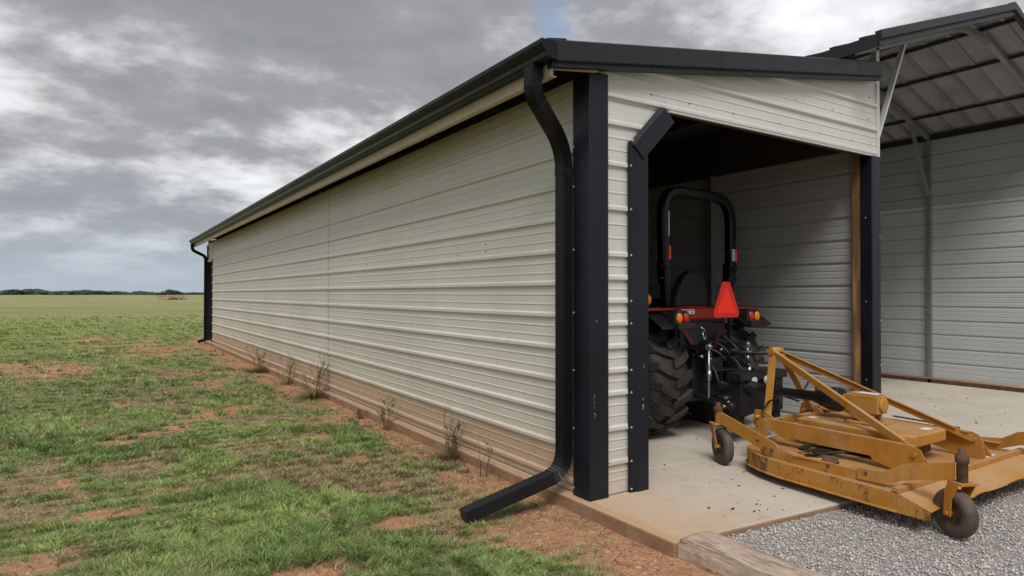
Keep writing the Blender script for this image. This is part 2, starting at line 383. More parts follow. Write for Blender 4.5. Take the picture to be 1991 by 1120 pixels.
PATCH = [(-3.77,12.9,0.9,1.7),(-4.9,14.6,1.4,0.5),(-2.75,4.6,0.22,0.3),(-1.55,5.9,0.45,0.35),(-0.45,-0.05,0.55,0.55),(-0.3,-0.9,0.4,0.5),
         (-2.0,0.02,0.42,0.22),(-3.25,2.95,0.14,0.22),(-3.28,1.1,0.22,0.2),(-1.74,15.7,0.9,0.8),(-1.72,0.95,0.2,0.12),(-1.05,1.5,0.25,0.12),
         (-0.85,2.4,0.3,0.2),(-1.5,17.5,1.2,1.2),(-1.2,9.2,0.5,0.4),(-2.3,10.5,0.5,0.3),(-2.2,19.5,1.5,0.5),(-3.1,23.2,1.0,1.2),(-5.5,17.5,0.6,0.5),
         (-1.2,0.5,0.22,0.18),(-2.45,2.2,0.25,0.12),(-1.9,3.1,0.22,0.14),(-0.9,-1.6,0.3,0.2),(-2.7,7.2,0.3,0.3),(-2.9,1.9,0.3,0.15)]
def masks(x, y):
    """dirt 0..1 and dry-grass 0..1 at ground points"""
    wob = fbm(x*3.1, y*2.6, 3, 5, 0.6) - 0.5; wl_ = fbm(x*0.9, y*0.7, 21, 4) - 0.5
    d = np.zeros_like(x)
    for cx_, cy_, rx, ry in PATCH:
        r = np.sqrt(((x-cx_)/rx)**2 + ((y-cy_)/ry)**2) + wob*1.5
        d = np.maximum(d, np.clip((1.15-r)/0.6, 0, 1))
    rz = np.clip((y-2)/12, 0, 1)
    strip = (x + 0.62 + 0.05*rz) + wob*0.9 + wl_*0.5                       # bare strip along the wall
    s = np.clip(strip/0.3, 0, 1)*(y > -1.3)*(y < 21)
    s = s*np.clip(1 - np.clip((fbm(x*2.7+4, y*1.8, 55, 4)-0.57)/0.05, 0, 1)*(x < -0.22), 0, 1)
    d = np.maximum(d, s)
    thr = 0.71 - 0.05*np.clip((x+3)/3, 0, 1)
    r = np.clip((fbm(x*1.25+8, y*0.85, 77, 5, 0.55)-thr)/0.035, 0, 1)*(np.abs(y) < 26)
    d = np.maximum(d, r*0.95)
    dist = np.hypot(x-CAM.x, y-CAM.y)
    brk = np.clip((fbm(x*5.5+2, y*4.6, 15, 4, 0.6)-0.35)/0.08, 0, 1); near_w = np.clip((x+0.8)/0.3, 0, 1)*(y < 21)
    d = d*np.maximum(brk, near_w*0.9)*np.clip((40-dist)/12, 0, 1)
    dry = np.clip((fbm(x*1.5, y*1.2, 91, 5, 0.55)-0.565 + 0.06*np.clip((x+3)/3, 0, 1))/0.12, 0, 1)
    dry = np.maximum(dry, np.clip(fbm(x*1.5, y*1.2, 91, 5)*0.4 + d*1.3, 0, 1)*(d > 0.02)*0.8)
    return d, dry
def gheight(x, y):
    dist = np.hypot(x-CAM.x, y-CAM.y); k = np.clip((60-dist)/30, 0, 1)
    return GZ + k*((fbm(x*0.7, y*0.7, 5, 4)-0.5)*0.05 + (fbm(x*5, y*5, 6, 3)-0.5)*0.018)
def np_mesh(name, V, F, k, mats, attrs=None, smooth=False):
    me = bpy.data.meshes.new(name); nf = len(F)
    me.vertices.add(len(V)); me.vertices.foreach_set('co', V.astype(np.float32).ravel())
    me.loops.add(nf*k); me.loops.foreach_set('vertex_index', F.astype(np.int32).ravel())
    me.polygons.add(nf); me.polygons.foreach_set('loop_start', np.arange(0, nf*k, k, dtype=np.int32))
    me.polygons.foreach_set('loop_total', np.full(nf, k, dtype=np.int32))
    if smooth: me.polygons.foreach_set('use_smooth', np.ones(nf, dtype=bool))
    for m in mats: me.materials.append(m)
    me.update()
    for an, (dom, A) in (attrs or {}).items():
        a = me.color_attributes.new(an, 'FLOAT_COLOR', dom); a.data.foreach_set('color', A.astype(np.float32).ravel())
    o = bpy.data.objects.new(name, me); col.objects.link(o); return o

# ---------------------------------------------------------------- ground sheet (polar grid, fine near the camera, out to the horizon)
def ground_mat():
    t = NT('prairie_ground'); a = t.n('ShaderNodeVertexColor'); a.layer_name = 'mask'; sp = t.n('ShaderNodeSeparateColor'); t.l(a.outputs[0], sp.inputs[0])
    f = t.noise(30, 5, 0.7); g = t.noise(7, 5, 0.6); L = t.noise(0.035, 5, 0.55, stretch=(1, 1, 1)); L2 = t.noise(0.35, 5, 0.65)
    dirt = t.mix(t.rng(g, 0.3, 0.7), (0.38, 0.175, 0.09), (0.54, 0.30, 0.17))
    f3 = t.noise(75, 4, 0.75); f2 = t.noise(15, 5, 0.75, off=(4, 4, 4))
    dirt = t.mix(t.rng(f, 0.42, 0.68, 0, 0.75), dirt, (0.17, 0.072, 0.038))
    dirt = t.mix(t.rng(f3, 0.5, 0.75, 0, 0.7), dirt, (0.56, 0.40, 0.28))
    dirt = t.mix(t.rng(f2, 0.55, 0.7, 0, 0.6), dirt, (0.50, 0.34, 0.22))
    vo = t.n('ShaderNodeTexVoronoi', feature='DISTANCE_TO_EDGE'); gp = t.n('ShaderNodeNewGeometry'); t.l(gp.outputs['Position'], vo.inputs['Vector']); vo.inputs['Scale'].default_value = 6.5
    ck = t.rng(vo.outputs['Distance'], 0.0, 0.022, 1, 0); ck = t.math('MULTIPLY', ck, t.rng(t.noise(1.7, 3, 0.5), 0.52, 0.6))
    dirt = t.mix(t.math('MULTIPLY', ck, 0.8), dirt, (0.06, 0.025, 0.014))
    q = t.posz(); mx = t.n('ShaderNodeVectorMath', operation='DISTANCE'); t.l(gp.outputs['Position'], mx.inputs[0]); mx.inputs[1].default_value = tuple(CAM)
    dd = mx.outputs['Value']
    near = t.mix(t.rng(g, 0.3, 0.7), (0.13, 0.13, 0.06), (0.26, 0.22, 0.125))
    near = t.mix(sp.outputs[1], near, t.mix(t.rng(t.noise(60, 5, 0.75), 0.4, 0.65), (0.20, 0.135, 0.075), (0.42, 0.30, 0.19)))
    farc = t.mix(t.rng(L2, 0.3, 0.7), (0.17, 0.25, 0.062), (0.24, 0.305, 0.09))
    farc = t.mix(t.rng(f, 0.3, 0.75, 0, 0.35), farc, (0.10, 0.13, 0.035))
    farc = t.mix(t.rng(L, 0.42, 0.62), farc, (0.31, 0.27, 0.14))
    far2 = t.mix(t.rng(L, 0.40, 0.66), (0.24, 0.25, 0.10), (0.36, 0.31, 0.17))
    farc = t.mix(t.rng(dd, 45, 140), farc, far2)
    gr = t.mix(t.rng(dd, 14, 34), near, farc)
    c = t.mix(sp.outputs[0], gr, dirt)
    t.bump(t.math('ADD', t.math('ADD', f, g), t.math('MULTIPLY', ck, -1.2)), 0.7, 0.02)
    return t.fin(c, 0.95, 0, 0.1)
M['ground'] = ground_mat()
av = cam.rotation_euler[2]
a_f = np.radians(np.linspace(-62, 62, 700)); a_o = np.radians(np.linspace(62, 298, 90))[1:-1]
ang = np.concatenate([a_f, a_o]); na = len(ang)
rad = np.concatenate([[0.05, 0.5], np.geomspace(1.2, 45, 430), np.geomspace(50, 9000, 60)]); nr = len(rad)
AA, RR = np.meshgrid(ang + R(32.8), rad)
GX = CAM.x + RR*np.sin(AA); GY = CAM.y + RR*np.cos(AA)
GH = gheight(GX, GY)
inside = (GX > 0.25) & (GX < 9.2) & (GY > -0.7) & (GY < 19.3); GH[inside] -= 0.2
fr = (GX > 0.22) & (GY <= -0.7) & (GY > -12) & (GX < 14); GH[fr] = -0.14
dm, dr = masks(GX, GY)
A = np.stack([dm, dr, np.zeros_like(dm), np.ones_like(dm)], -1).reshape(-1, 4)
i0 = np.arange(nr-1)[:, None]*na; j = np.arange(na)[None, :]; j1 = (j+1) % na
F = np.stack([i0+j, i0+na+j, i0+na+j1, i0+j1], -1).reshape(-1, 4)[:, ::-1]
V = np.stack([GX, GY, GH], -1).reshape(-1, 3)
ground = struct(np_mesh('ground', V, F, 4, [M['ground']], {'mask': ('POINT', A)}, True))

# ---------------------------------------------------------------- grass blades
def grass_mat():
    t = NT('grass_blade'); a = t.n('ShaderNodeVertexColor'); a.layer_name = 'tint'
    t.b.inputs['Subsurface Weight'].default_value = 0.0
    m = t.fin(a.outputs[0], 0.6, 0, 0.25)
    tr = t.n('ShaderNodeBsdfTranslucent'); t.l(a.outputs[0], tr.inputs[0]); ms = t.n('ShaderNodeMixShader'); ms.inputs[0].default_value = 0.3
    t.l(t.b.outputs[0], ms.inputs[1]); t.l(tr.outputs[0], ms.inputs[2]); t.l(ms.outputs[0], t.out.inputs[0]); return m
M['grass'] = grass_mat()
def grass(N, r0, r1, w0, h0, seed):
    g = np.random.default_rng(seed)
    u = g.random(N); r = r0*(r1/r0)**u                                       # density falls off as 1/r^2
    a = np.radians(g.uniform(-60, 14, N)) + R(32.8)
    x = CAM.x + r*np.sin(a); y = CAM.y + r*np.cos(a)
    # clumping: pull blades towards clump centres
    cs = 0.10 + 0.012*r
    cxx = (np.floor(x/cs)+0.5)*cs + (vnoise(np.floor(x/cs)*7.7, np.floor(y/cs)*3.3, 8)-0.5)*cs*1.6
    cyy = (np.floor(y/cs)+0.5)*cs + (vnoise(np.floor(x/cs)*2.1, np.floor(y/cs)*9.7, 9)-0.5)*cs*1.6
    pull = g.uniform(0, 0.62, N); x = x*(1-pull) + cxx*pull; y = y*(1-pull) + cyy*pull
    d, dry = masks(x, y)
    lush = fbm(x*1.1+3, y*1.0, 40, 4)
    keep = (g.random(N) > d*0.97) & (g.random(N) < (r1 - r)/(0.7*r1) if r1 > 20 else True)
    ok = keep & ((x < -0.12) | (y > 19.6))
    x, y, r, dry, lush, d, a = [q[ok] for q in (x, y, r, dry, lush, d, a)]; n = len(x)
    z = gheight(x, y) - 0.006
    tall = np.clip((lush-0.42)/0.2, 0, 1)
    h = h0*(0.42 + 0.50*tall)*g.uniform(0.55, 1.25, n)*(1-0.45*dry)*(1+0.004*r)
    w = (w0*np.maximum(1, r/4.0))*g.uniform(0.7, 1.3, n)
    # blades lean outwards from their clump, plus wind lay
    th = np.arctan2(y-cyy[ok], x-cxx[ok]) + g.normal(0, 0.9, n)
    lean = h*g.uniform(0.35, 1.5, n)
    dx = np.cos(th)*lean; dy = np.sin(th)*lean - 0.1*h
    fa = g.uniform(0, 2*np.pi, n); sx = np.cos(fa)*w/2; sy = np.sin(fa)*w/2
    V = np.empty((n, 5, 3)); zero = np.zeros(n)
    V[:, 0] = np.stack([x-sx, y-sy, z], -1); V[:, 1] = np.stack([x+sx, y+sy, z], -1)
    V[:, 2] = np.stack([x+dx*0.4+sx*0.8, y+dy*0.4+sy*0.8, z+h*0.62], -1); V[:, 3] = np.stack([x+dx*0.4-sx*0.8, y+dy*0.4-sy*0.8, z+h*0.62], -1)
    V[:, 4] = np.stack([x+dx, y+dy, z+h*g.uniform(0.75, 1.0, n)], -1)
    b = (np.arange(n)*5)[:, None]
    F = np.concatenate([b+np.array([[0, 1, 2]]), b+np.array([[0, 2, 3]]), b+np.array([[3, 2, 4]])])
    hue = g.random(n)[:, None]; deep = np.array([[0.15, 0.27, 0.072]]); mid_ = np.array([[0.35, 0.50, 0.16]]); lime = np.array([[0.53, 0.64, 0.22]])
    c = deep*(1-hue) + mid_*hue
    lm = np.clip((fbm(x*0.8, y*0.8, 64, 4)-0.45)/0.2, 0, 1)[:, None]; c = c*(1-lm*0.55) + lime*lm*0.55
    olive = np.array([[0.27, 0.26, 0.14]]); om = (np.clip((fbm(x*2.0, y*2.0, 66, 4)-0.5)/0.15, 0, 1)*0.4)[:, None]; c = c*(1-om) + olive*om
    fr_ = np.clip((r-12)/14, 0, 1)[:, None]; c = c*(1-fr_*0.6) + np.array([[0.32, 0.40, 0.12]])*fr_*0.6
    straw = (g.random(n) < (0.10 + 0.62*dry))[:, None]; sc = np.array([[0.50, 0.39, 0.24]])*(0.6 + 0.6*g.random(n)[:, None])
    c = np.where(straw, sc, c)*(0.55 + 0.8*g.random(n)[:, None]**1.3)
    C = np.concatenate([np.repeat(c[:, None, :], 5, 1), np.ones((n, 5, 1))], -1).reshape(-1, 4)
    return V.reshape(-1, 3), F, C
Vs, Fs, Cs = [], [], []; off = 0
for args in ((560000, 1.7, 9.0, 0.0050, 0.082, 1), (420000, 9.0, 60.0, 0.0046, 0.085, 2)):
    v_, f_, c_ = grass(*args); Vs.append(v_); Fs.append(f_+off); Cs.append(c_); off += len(v_)
gr = np_mesh('grass', np.concatenate(Vs), np.concatenate(Fs), 3, [M['grass']], {'tint': ('POINT', np.concatenate(Cs))})
struct(gr, 'stuff'); tag(gr, 'patchy green and straw coloured grass growing through red soil', 'grass')

def clods():
    g = np.random.default_rng(15); N = 90000
    r = 1.8*(16/1.8)**g.random(N); a = np.radians(g.uniform(-55, 30, N)) + R(32.8)
    x = CAM.x + r*np.sin(a); y = CAM.y + r*np.cos(a); d, dry = masks(x, y)
    ok = (g.random(N) < d*0.5) & (x < -0.11) | (x < 0.0)*(y < -1.0)*(g.random(N) < 0.0); x, y, r = x[ok], y[ok], r[ok]; n = len(x)
    s = g.gamma(1.6, 0.0028, n)*np.maximum(1, r/4.5) + 0.002; z = gheight(x, y) + s*0.2
    base = np.array([[1,0,0],[0.3,0.95,0],[-0.8,0.6,0],[-0.8,-0.6,0],[0.3,-0.95,0],[0.15,0.1,0.75]])
    B = base[None]*g.uniform(0.55, 1.4, (n, 6, 1)); th = g.uniform(0, 6.28, n); c, s_ = np.cos(th)[:, None], np.sin(th)[:, None]
    X = B[..., 0]*s[:, None]; Y = B[..., 1]*s[:, None]; Z = B[..., 2]*s[:, None]
    V = np.stack([x[:, None]+X*c-Y*s_, y[:, None]+X*s_+Y*c, z[:, None]+Z-0.002], -1).reshape(-1, 3)
    T = np.array([[0,1,5],[1,2,5],[2,3,5],[3,4,5],[4,0,5]]); F = ((np.arange(n)*6)[:, None, None] + T[None]).reshape(-1, 3)
    k = g.random(n)[:, None]; cc = np.array([[0.20, 0.095, 0.055]])*(1-k) + np.array([[0.50, 0.33, 0.22]])*k
    return V, F, np.concatenate([np.repeat(cc[:, None, :], 6, 1), np.ones((n, 6, 1))], -1).reshape(-1, 4)
def clod_mat():
    t = NT('red_soil_clods'); a = t.n('ShaderNodeVertexColor'); a.layer_name = 'tint'; return t.fin(a.outputs[0], 0.95, 0, 0.1)
v_, f_, c_ = clods()
cl = struct(np_mesh('soil_clods', v_, f_, 3, [clod_mat()], {'tint': ('POINT', c_)}), 'stuff'); tag(cl, 'small crumbs and clods of red soil on the bare patches', 'soil')

# ---------------------------------------------------------------- concrete slab, gravel, timber
FE = lambda x: -0.905 - 0.082*x          # front edge of the slab
JT = lambda x: 0.455 - 0.081*x           # saw-cut joint
SL = MB()
SX0, SX1, SY1 = -0.09, 9.1, 19.35
SL.prism([(SX0, FE(SX0)), (SX1, FE(SX1)), (SX1, JT(SX1)-0.007), (SX0, JT(SX0)-0.007)], 'z', -0.3, 0.0)
SL.prism([(SX0, JT(SX0)+0.007), (SX1, JT(SX1)+0.007), (SX1, 7.0), (SX0, 7.0)], 'z', -0.3, 0.0)
SL.prism([(SX0, 7.008), (SX1, 7.008), (SX1, SY1), (SX0, SY1)], 'z', -0.3, 0.0)
SL.prism([(SX0+0.02, FE(SX0)+0.03), (SX1-0.02, FE(SX1)+0.03), (SX1-0.02, SY1-0.03), (SX0+0.02, SY1-0.03)], 'z', -0.29, -0.012)
struct(SL.build('concrete_slab', M['concrete'], bevel=0.006))

def gravel_mat():
    t = NT('grey_gravel'); a = t.n('ShaderNodeVertexColor'); a.layer_name = 'tint'; n = t.noise(40, 3)
    return t.fin(t.mix(t.rng(n, 0.3, 0.7, 0, 0.35), a.outputs[0], (0.30, 0.28, 0.26)), 0.9, 0, 0.2)
def gravel_bed_mat():
    t = NT('gravel_bed'); vo = t.n('ShaderNodeTexVoronoi'); g_ = t.n('ShaderNodeNewGeometry'); t.l(g_.outputs['Position'], vo.inputs['Vector']); vo.inputs['Scale'].default_value = 55
    c = t.mix(vo.outputs['Color'], (0.24, 0.225, 0.21), (0.46, 0.44, 0.42)); t.bump(vo.outputs['Distance'], 0.8, 0.02)
    return t.fin(c, 0.95, 0, 0.15)
gb = MB()
gb.add([(0.17, FE(0.17)+0.01, -0.045), (0.17, -9, -0.045), (14, -9, -0.045), (14, FE(14)+0.01, -0.045)], [(0, 1, 2, 3)])
gb.add([(0.17, FE(0.17)+0.01, -0.12), (0.17, -9, -0.12), (14, -9, -0.12), (14, FE(14)+0.01, -0.12)], [(3, 2, 1, 0)])
struct(gb.build('gravel_bed', gravel_bed_mat()))
def gravel():
    g = np.random.default_rng(5); N = 95000
    r = 2.0*(9.0/2.0)**g.random(N); a = np.radians(g.uniform(-4, 56, N)) + R(32.8)
    x = CAM.x + r*np.sin(a); y = CAM.y + r*np.cos(a)
    on = (y > FE(x)+0.01) & (y < FE(x)+0.4) & (g.random(N) < 0.05*np.exp(-(y-FE(x))/0.1))
    ok = (x > 0.19) & (x < 9) & ((y < FE(x)-0.004) | on) & (y > -8); x, y, r = x[ok], y[ok], r[ok]; on = on[ok]; n = len(x)
    s = g.uniform(0.0048, 0.0115, n)*np.maximum(1, r/5.0)
    z = np.where(on, s*0.5, -0.042 + g.uniform(-0.004, 0.008, n))
    base = np.array([[1,0,0],[0.3,0.95,0],[-0.8,0.6,0],[-0.8,-0.6,0],[0.3,-0.95,0],[0.15,0.1,0.75],[-0.1,0,-0.7]])
    B = base[None]*g.uniform(0.6, 1.35, (n, 7, 1))
    th = g.uniform(0, 6.28, n); el = g.uniform(0.55, 1.0, n)
    X = B[..., 0]*s[:, None]; Y = B[..., 1]*(s*el)[:, None]; Z = B[..., 2]*(s*g.uniform(0.6, 1.1, n))[:, None]
    ti = g.normal(0, 0.4, n)[:, None]; Z2 = Z*np.cos(ti) + X*np.sin(ti); X2 = X*np.cos(ti) - Z*np.sin(ti)
    c, s_ = np.cos(th)[:, None], np.sin(th)[:, None]
    V = np.stack([x[:, None]+X2*c-Y*s_, y[:, None]+X2*s_+Y*c, z[:, None]+Z2], -1).reshape(-1, 3)
    T = np.array([[0,1,5],[1,2,5],[2,3,5],[3,4,5],[4,0,5],[1,0,6],[2,1,6],[3,2,6],[4,3,6],[0,4,6]])
    F = ((np.arange(n)*7)[:, None, None] + T[None]).reshape(-1, 3)
    k = g.random(n)[:, None]; cc = np.array([[0.36, 0.34, 0.32]])*(1-k) + np.array([[0.76, 0.73, 0.70]])*k
    warm = (g.random(n) < 0.18)[:, None]; cc = np.where(warm, cc*np.array([[1.05, 0.88, 0.72]]), cc)
    C = np.concatenate([np.repeat(cc[:, None, :], 7, 1), np.ones((n, 7, 1))], -1).reshape(-1, 4)
    return V, F, C
v_, f_, c_ = gravel()
gv = np_mesh('gravel', v_, f_, 3, [gravel_mat()], {'tint': ('POINT', c_)})
struct(gv, 'stuff'); tag(gv, 'loose crushed grey gravel in front of the concrete slab', 'gravel')

tb = MB(); nT = 60; rnd = random.Random(3); TV = []
for k in range(nT+1):
    y = -0.905 - 2.6*k/nT
    jj = lambda s=0.004: rnd.uniform(-s, s)
    e_ = 0.012 if k in (0, nT) else 0.0
    TV += [(-0.065+jj(), y+jj(), -0.13), (-0.065+jj(0.005), y+jj(), -0.02), (-0.058+jj(0.004)+e_, y, 0.031+jj(0.003)-e_), (0.06, y+jj(), 0.036+jj(0.003)-e_), (0.172+jj()-e_, y, 0.032+jj(0.003)-e_), (0.178+jj(), y, -0.02), (0.178, y, -0.13)]
tb.add(TV, [(k*7+i, k*7+(i+1) % 7, (k+1)*7+(i+1) % 7, (k+1)*7+i) for k in range(nT) for i in range(7)] + [tuple(range(6, -1, -1)), tuple(nT*7+i for i in range(7))])
tie = tb.build('landscape_timber', M['timber'], origin=(0.05, -0.95, -0.1))
tag(tie, 'weathered split wooden timber edging the gravel at the slab corner', 'timber')

# ---------------------------------------------------------------- ribbed sheet panel
def rib_profile(z0, z1, majors, minors, mh=0.021, mw=0.026, nh=0.0035, nw=0.009):
    pts = [(z0, 0.0)]
    ev = sorted([(z, mh, mw) for z in majors] + [(z, nh, nw) for z in minors])
    for z, h, w in ev:
        if z-w < z0 or z+w > z1: continue
        if z-w <= pts[-1][0]: continue
        pts += [(z-w, 0.0), (z-w*0.45, h), (z+w*0.45, h), (z+w, 0.0)]
    pts.append((z1, 0.0)); return pts
def panel(mb, plane, axis, out, prof, lo, hi, mi=0, th=0.0015):
    """ribs run along 'axis' ('x' or 'y'); lo/hi may be functions of z; 'out' = +-1 side the ribs stand on"""
    lo = lo if callable(lo) else (lambda z, a=lo: a); hi = hi if callable(hi) else (lambda z, a=hi: a)
    vs_ = []
    for side in (0, 1):
        for z, o in prof:
            p = plane + out*(o - side*th)
            for t in (lo(z), hi(z)): vs_.append((p, t, z) if axis == 'y' else (t, p, z))
    n = len(prof); fs = []
    for k in range(n-1):
        a = 2*k; fs.append((a, a+1, a+3, a+2)); b = 2*n + 2*k; fs.append((b, b+2, b+3, b+1))
        fs.append((a, a+2, b+2, b)); fs.append((a+1, b+1, b+3, a+3))
    fs += [(0, 2*n, 2*n+1, 1), (2*n-2, 2*n-1, 4*n-1, 4*n-2)]
    mb.add(vs_, fs, mi)
def screws(mb, pts, nrm, r=0.006, mi=1):
    for p in pts: mb.lathe([(0.0, r*1.3), (0.002, r*1.3), (0.0022, r*0.75), (0.006, r*0.7)], p, nrm, 8, mi, False)

# ================================================================ lean-to shed
zroof = lambda x: 3.20 + 0.159*(x + 0.41)
shed = thing('lean_to_shed', (0, 0, 0), 'long cream ribbed steel lean-to shed with black trim and gutter', 'shed')
SY = 19.2
mj = [0.089 + 0.2487*k for k in range(12)]; mn = [z + 0.2487*f for z in mj for f in (0.345, 0.66)] + [0.03]
prof = rib_profile(0.012, 3.08, mj, mn)
b = MB(); seams = [0.02, 6.3, 12.5, 18.20]
for k in range(3): panel(b, -0.0015*(k % 2), 'y', -1, prof, seams[k], seams[k+1]-0.010)
topprof = [(z, o) for z, o in prof if z > 2.575]; topprof[0] = (topprof[0][0], 0)
panel(b, -0.0015, 'y', -1, topprof, 18.20, SY-0.13)
b.box((0.004, 0.02, 0.012), (0.012, 18.2, 3.08), 2)
sc = []
for Y in (3.2, 6.27, 6.34, 9.4, 12.47, 12.54, 15.6):
    for z in mj: sc += [(-0.0005, Y+random.uniform(-.01, .01), z+0.055), (-0.0005, Y+random.uniform(-.01, .01), z-0.055)]
for Y in (1.5, 2.05, 4.6): sc += [(-0.001, Y, 1.96), (-0.001, Y, 1.89)]
screws(b, sc, (-1, 0, 0), 0.005)
b.build('long_wall', [M['wall'], M['screw_dark'], M['dark_wood']], shed)

# front: strip between corner trim and jamb, then the header across the opening
b = MB()
fz = [.03,.24,.493,.756,.926,1.105,1.277,1.446,1.619,1.793,2.14,2.472,2.78]
fm = []
for a_, c_ in zip(fz[:-1], fz[1:]): fm += [a_+(c_-a_)*0.36, a_+(c_-a_)*0.66] if c_-a_ > 0.2 else [a_+(c_-a_)*0.52]
dog = lambda z: 0.42 + max(0.0, z-2.58)
panel(b, 0.0, 'x', -1, rib_profile(0.008, 2.955, fz, fm), 0.05, dog)
sc = [(0.147+0.006, -0.021, z) for z in (.03,.24,.493+.0,.926,1.277,1.619,1.793,2.14,2.472)]
screws(b, [(x+0.0, -0.0215, z) for x, _, z in sc], (0, -1, 0), 0.0065)
b.build('front_wall_strip', [M['wall_front'], M['screw']], shed)
b = MB()
hz_ = [2.985, 3.235, 3.49, 3.745]; hm = [z+0.25*f for z in hz_ for f in (0.34, 0.67)]
rk = lambda z: max(0.05, (z - (zroof(0)-0.05))/0.159)
panel(b, -0.004, 'x', -1, rib_profile(2.948, 3.80, hz_, hm), rk, 3.90)
b.add([(0.80, -0.006, 2.945), (3.90, -0.006, 2.945), (3.90, -0.030, 2.945), (0.80, -0.030, 2.945), (0.80, -0.006, 2.955), (3.90, -0.006, 2.955), (3.90, -0.030, 2.955), (0.80, -0.030, 2.955)],
      [(0,1,2,3),(4,7,6,5),(0,4,5,1),(3,2,6,7),(0,3,7,4),(1,5,6,2)])
b.box((3.898, -0.028, 2.945), (3.91, 0.02, 3.72), 0)
sc = [(0.62, 3.06), (1.05, 3.06), (1.6, 3.06), (2.25, 3.07), (2.9, 3.07), (3.45, 3.07), (3.78, 3.07), (1.5, 3.32), (3.1, 3.33), (3.76, 3.33), (3.78, 3.56), (2.5, 3.33)]
screws(b, [(x, -0.0045, z) for x, z in sc], (0, -1, 0), 0.006)
b.build('header_panel', [M['wall_front'], M['screw_dark']], shed)

b = MB()   # corner trim: an L of folded sheet standing proud of the ribs
b.prism([(-0.026, 0.165), (-0.033, 0.155), (-0.033, -0.03), (-0.028, -0.035), (0.145, -0.035), (0.152, -0.026), (0.152, -0.0205), (0.02, -0.0205), (-0.02, 0.0), (-0.0205, 0.165)], 'z', -0.004, 3.12)
screws(b, [(-0.0335, 0.15, z) for z in (.06,.5,.93,1.36,1.83,2.3,2.6)] , (-1, 0, 0), 0.0065)
screws(b, [(0.149, -0.0355, z+.035) for z in (.0,.24,.493,.926,1.277,1.619,1.793,2.14,2.472,2.8)], (0, -1, 0), 0.0065)
def scuff(m, x, y, z, w, h, seed):
    g_ = random.Random(seed)
    for _ in range(9):
        cx_, cz_ = x+g_.uniform(-w, w), z+g_.uniform(-h, h); n_ = 6; q_ = [(cx_+math.cos(i)*g_.uniform(.15, .5)*w, y, cz_+math.sin(i)*g_.uniform(.1, .35)*h) for i in [k*6.283/n_ for k in range(n_)]]
        m.add(q_, [tuple(range(n_))], 1)
scuff(b, 0.012, -0.0356, 0.72, 0.003, 0.05, 1); scuff(b, 0.014, -0.0356, 0.62, 0.006, 0.012, 2); scuff(b, 0.03, -0.0356, 1.30, 0.012, 0.004, 3)
ct = b.build('corner_trim', [M['trim'], M['screw']], shed)
b = MB(); b.prism([(0.352, -0.0205), (0.352, -0.0235), (0.362, -0.038), (0.425, -0.048), (0.432, -0.052), (0.535, -0.052), (0.54, -0.047), (0.54, 0.11), (0.50, 0.11), (0.50, -0.015), (0.43, -0.0205)], 'z', 0.004, 2.655)
screws(b, [(0.368, -0.040, z) for z in (.03,.24,.493,.756,.926,1.277,1.446,1.793,2.14,2.472)], (-0.2, -1, 0), 0.0065)
b.prism([(0.425, -0.054), (0.541, -0.054), (0.5415, -0.046), (0.5415, 0.05), (0.541, 0.05)], 'z', 1.60, 1.604)
scuff(b, 0.478, -0.0545, 0.66, 0.010, 0.045, 4); scuff(b, 0.487, -0.0545, 0.95, 0.006, 0.014, 5)
b.build('jamb_trim', [M['trim'], M['screw']], shed)
b = MB()   # dog-ear corner of the opening
d0, d1 = Vector((0.435, -0.06, 2.575)), Vector((0.765, -0.06, 2.905)); nn = Vector((1, 0, -1)).normalized()
q = [d0, d1]; wv = Vector((-1, 0, 1)).normalized()
vs_ = []
for p in (d0, d1):
    for o_, yy in ((-0.10, -0.024), (-0.072, -0.058), (0.0, -0.064), (0.065, -0.064), (0.070, -0.058), (0.070, 0.10), (0.060, 0.10), (0.056, -0.020)):
        c_ = p - wv*o_; vs_.append((c_.x, yy, c_.z))
n = 8; b.add(vs_, [(i, (i+1) % n, n+(i+1) % n, n+i) for i in range(n)] + [tuple(range(n-1, -1, -1)), tuple(range(n, 2*n))])
screws(b, [(0.385, -0.041, 2.665), (0.41, -0.052, 2.645), (0.72, -0.045, 3.01)], (0, -1, 0), 0.008)
b.build('corner_brace_trim', [M['trim'], M['screw']], shed)

b = MB()   # right-hand end of the opening
b.prism([(3.765, -0.03), (3.775, -0.038), (3.925, -0.038), (3.93, -0.03), (3.93, 0.08), (3.90, 0.08), (3.90, -0.01), (3.785, -0.01), (3.785, 0.085), (3.765, 0.085)], 'z', 0.002, 2.945)
screws(b, [(3.7645, 0.03, z) for z in (0.6, 1.42, 2.3)], (-1, 0, 0), 0.006); screws(b, [(3.915, -0.0385, z) for z in (0.75, 1.22, 2.1)], (0, -1, 0), 0.006)
b.build('right_jamb_trim', [M['trim'], M['screw']], shed)
b = MB(); b.box((3.775, 0.088, 0.0), (3.865, 0.178, 3.3)); b.build('wooden_post', M['post_wood'], shed, bevel=0.004)

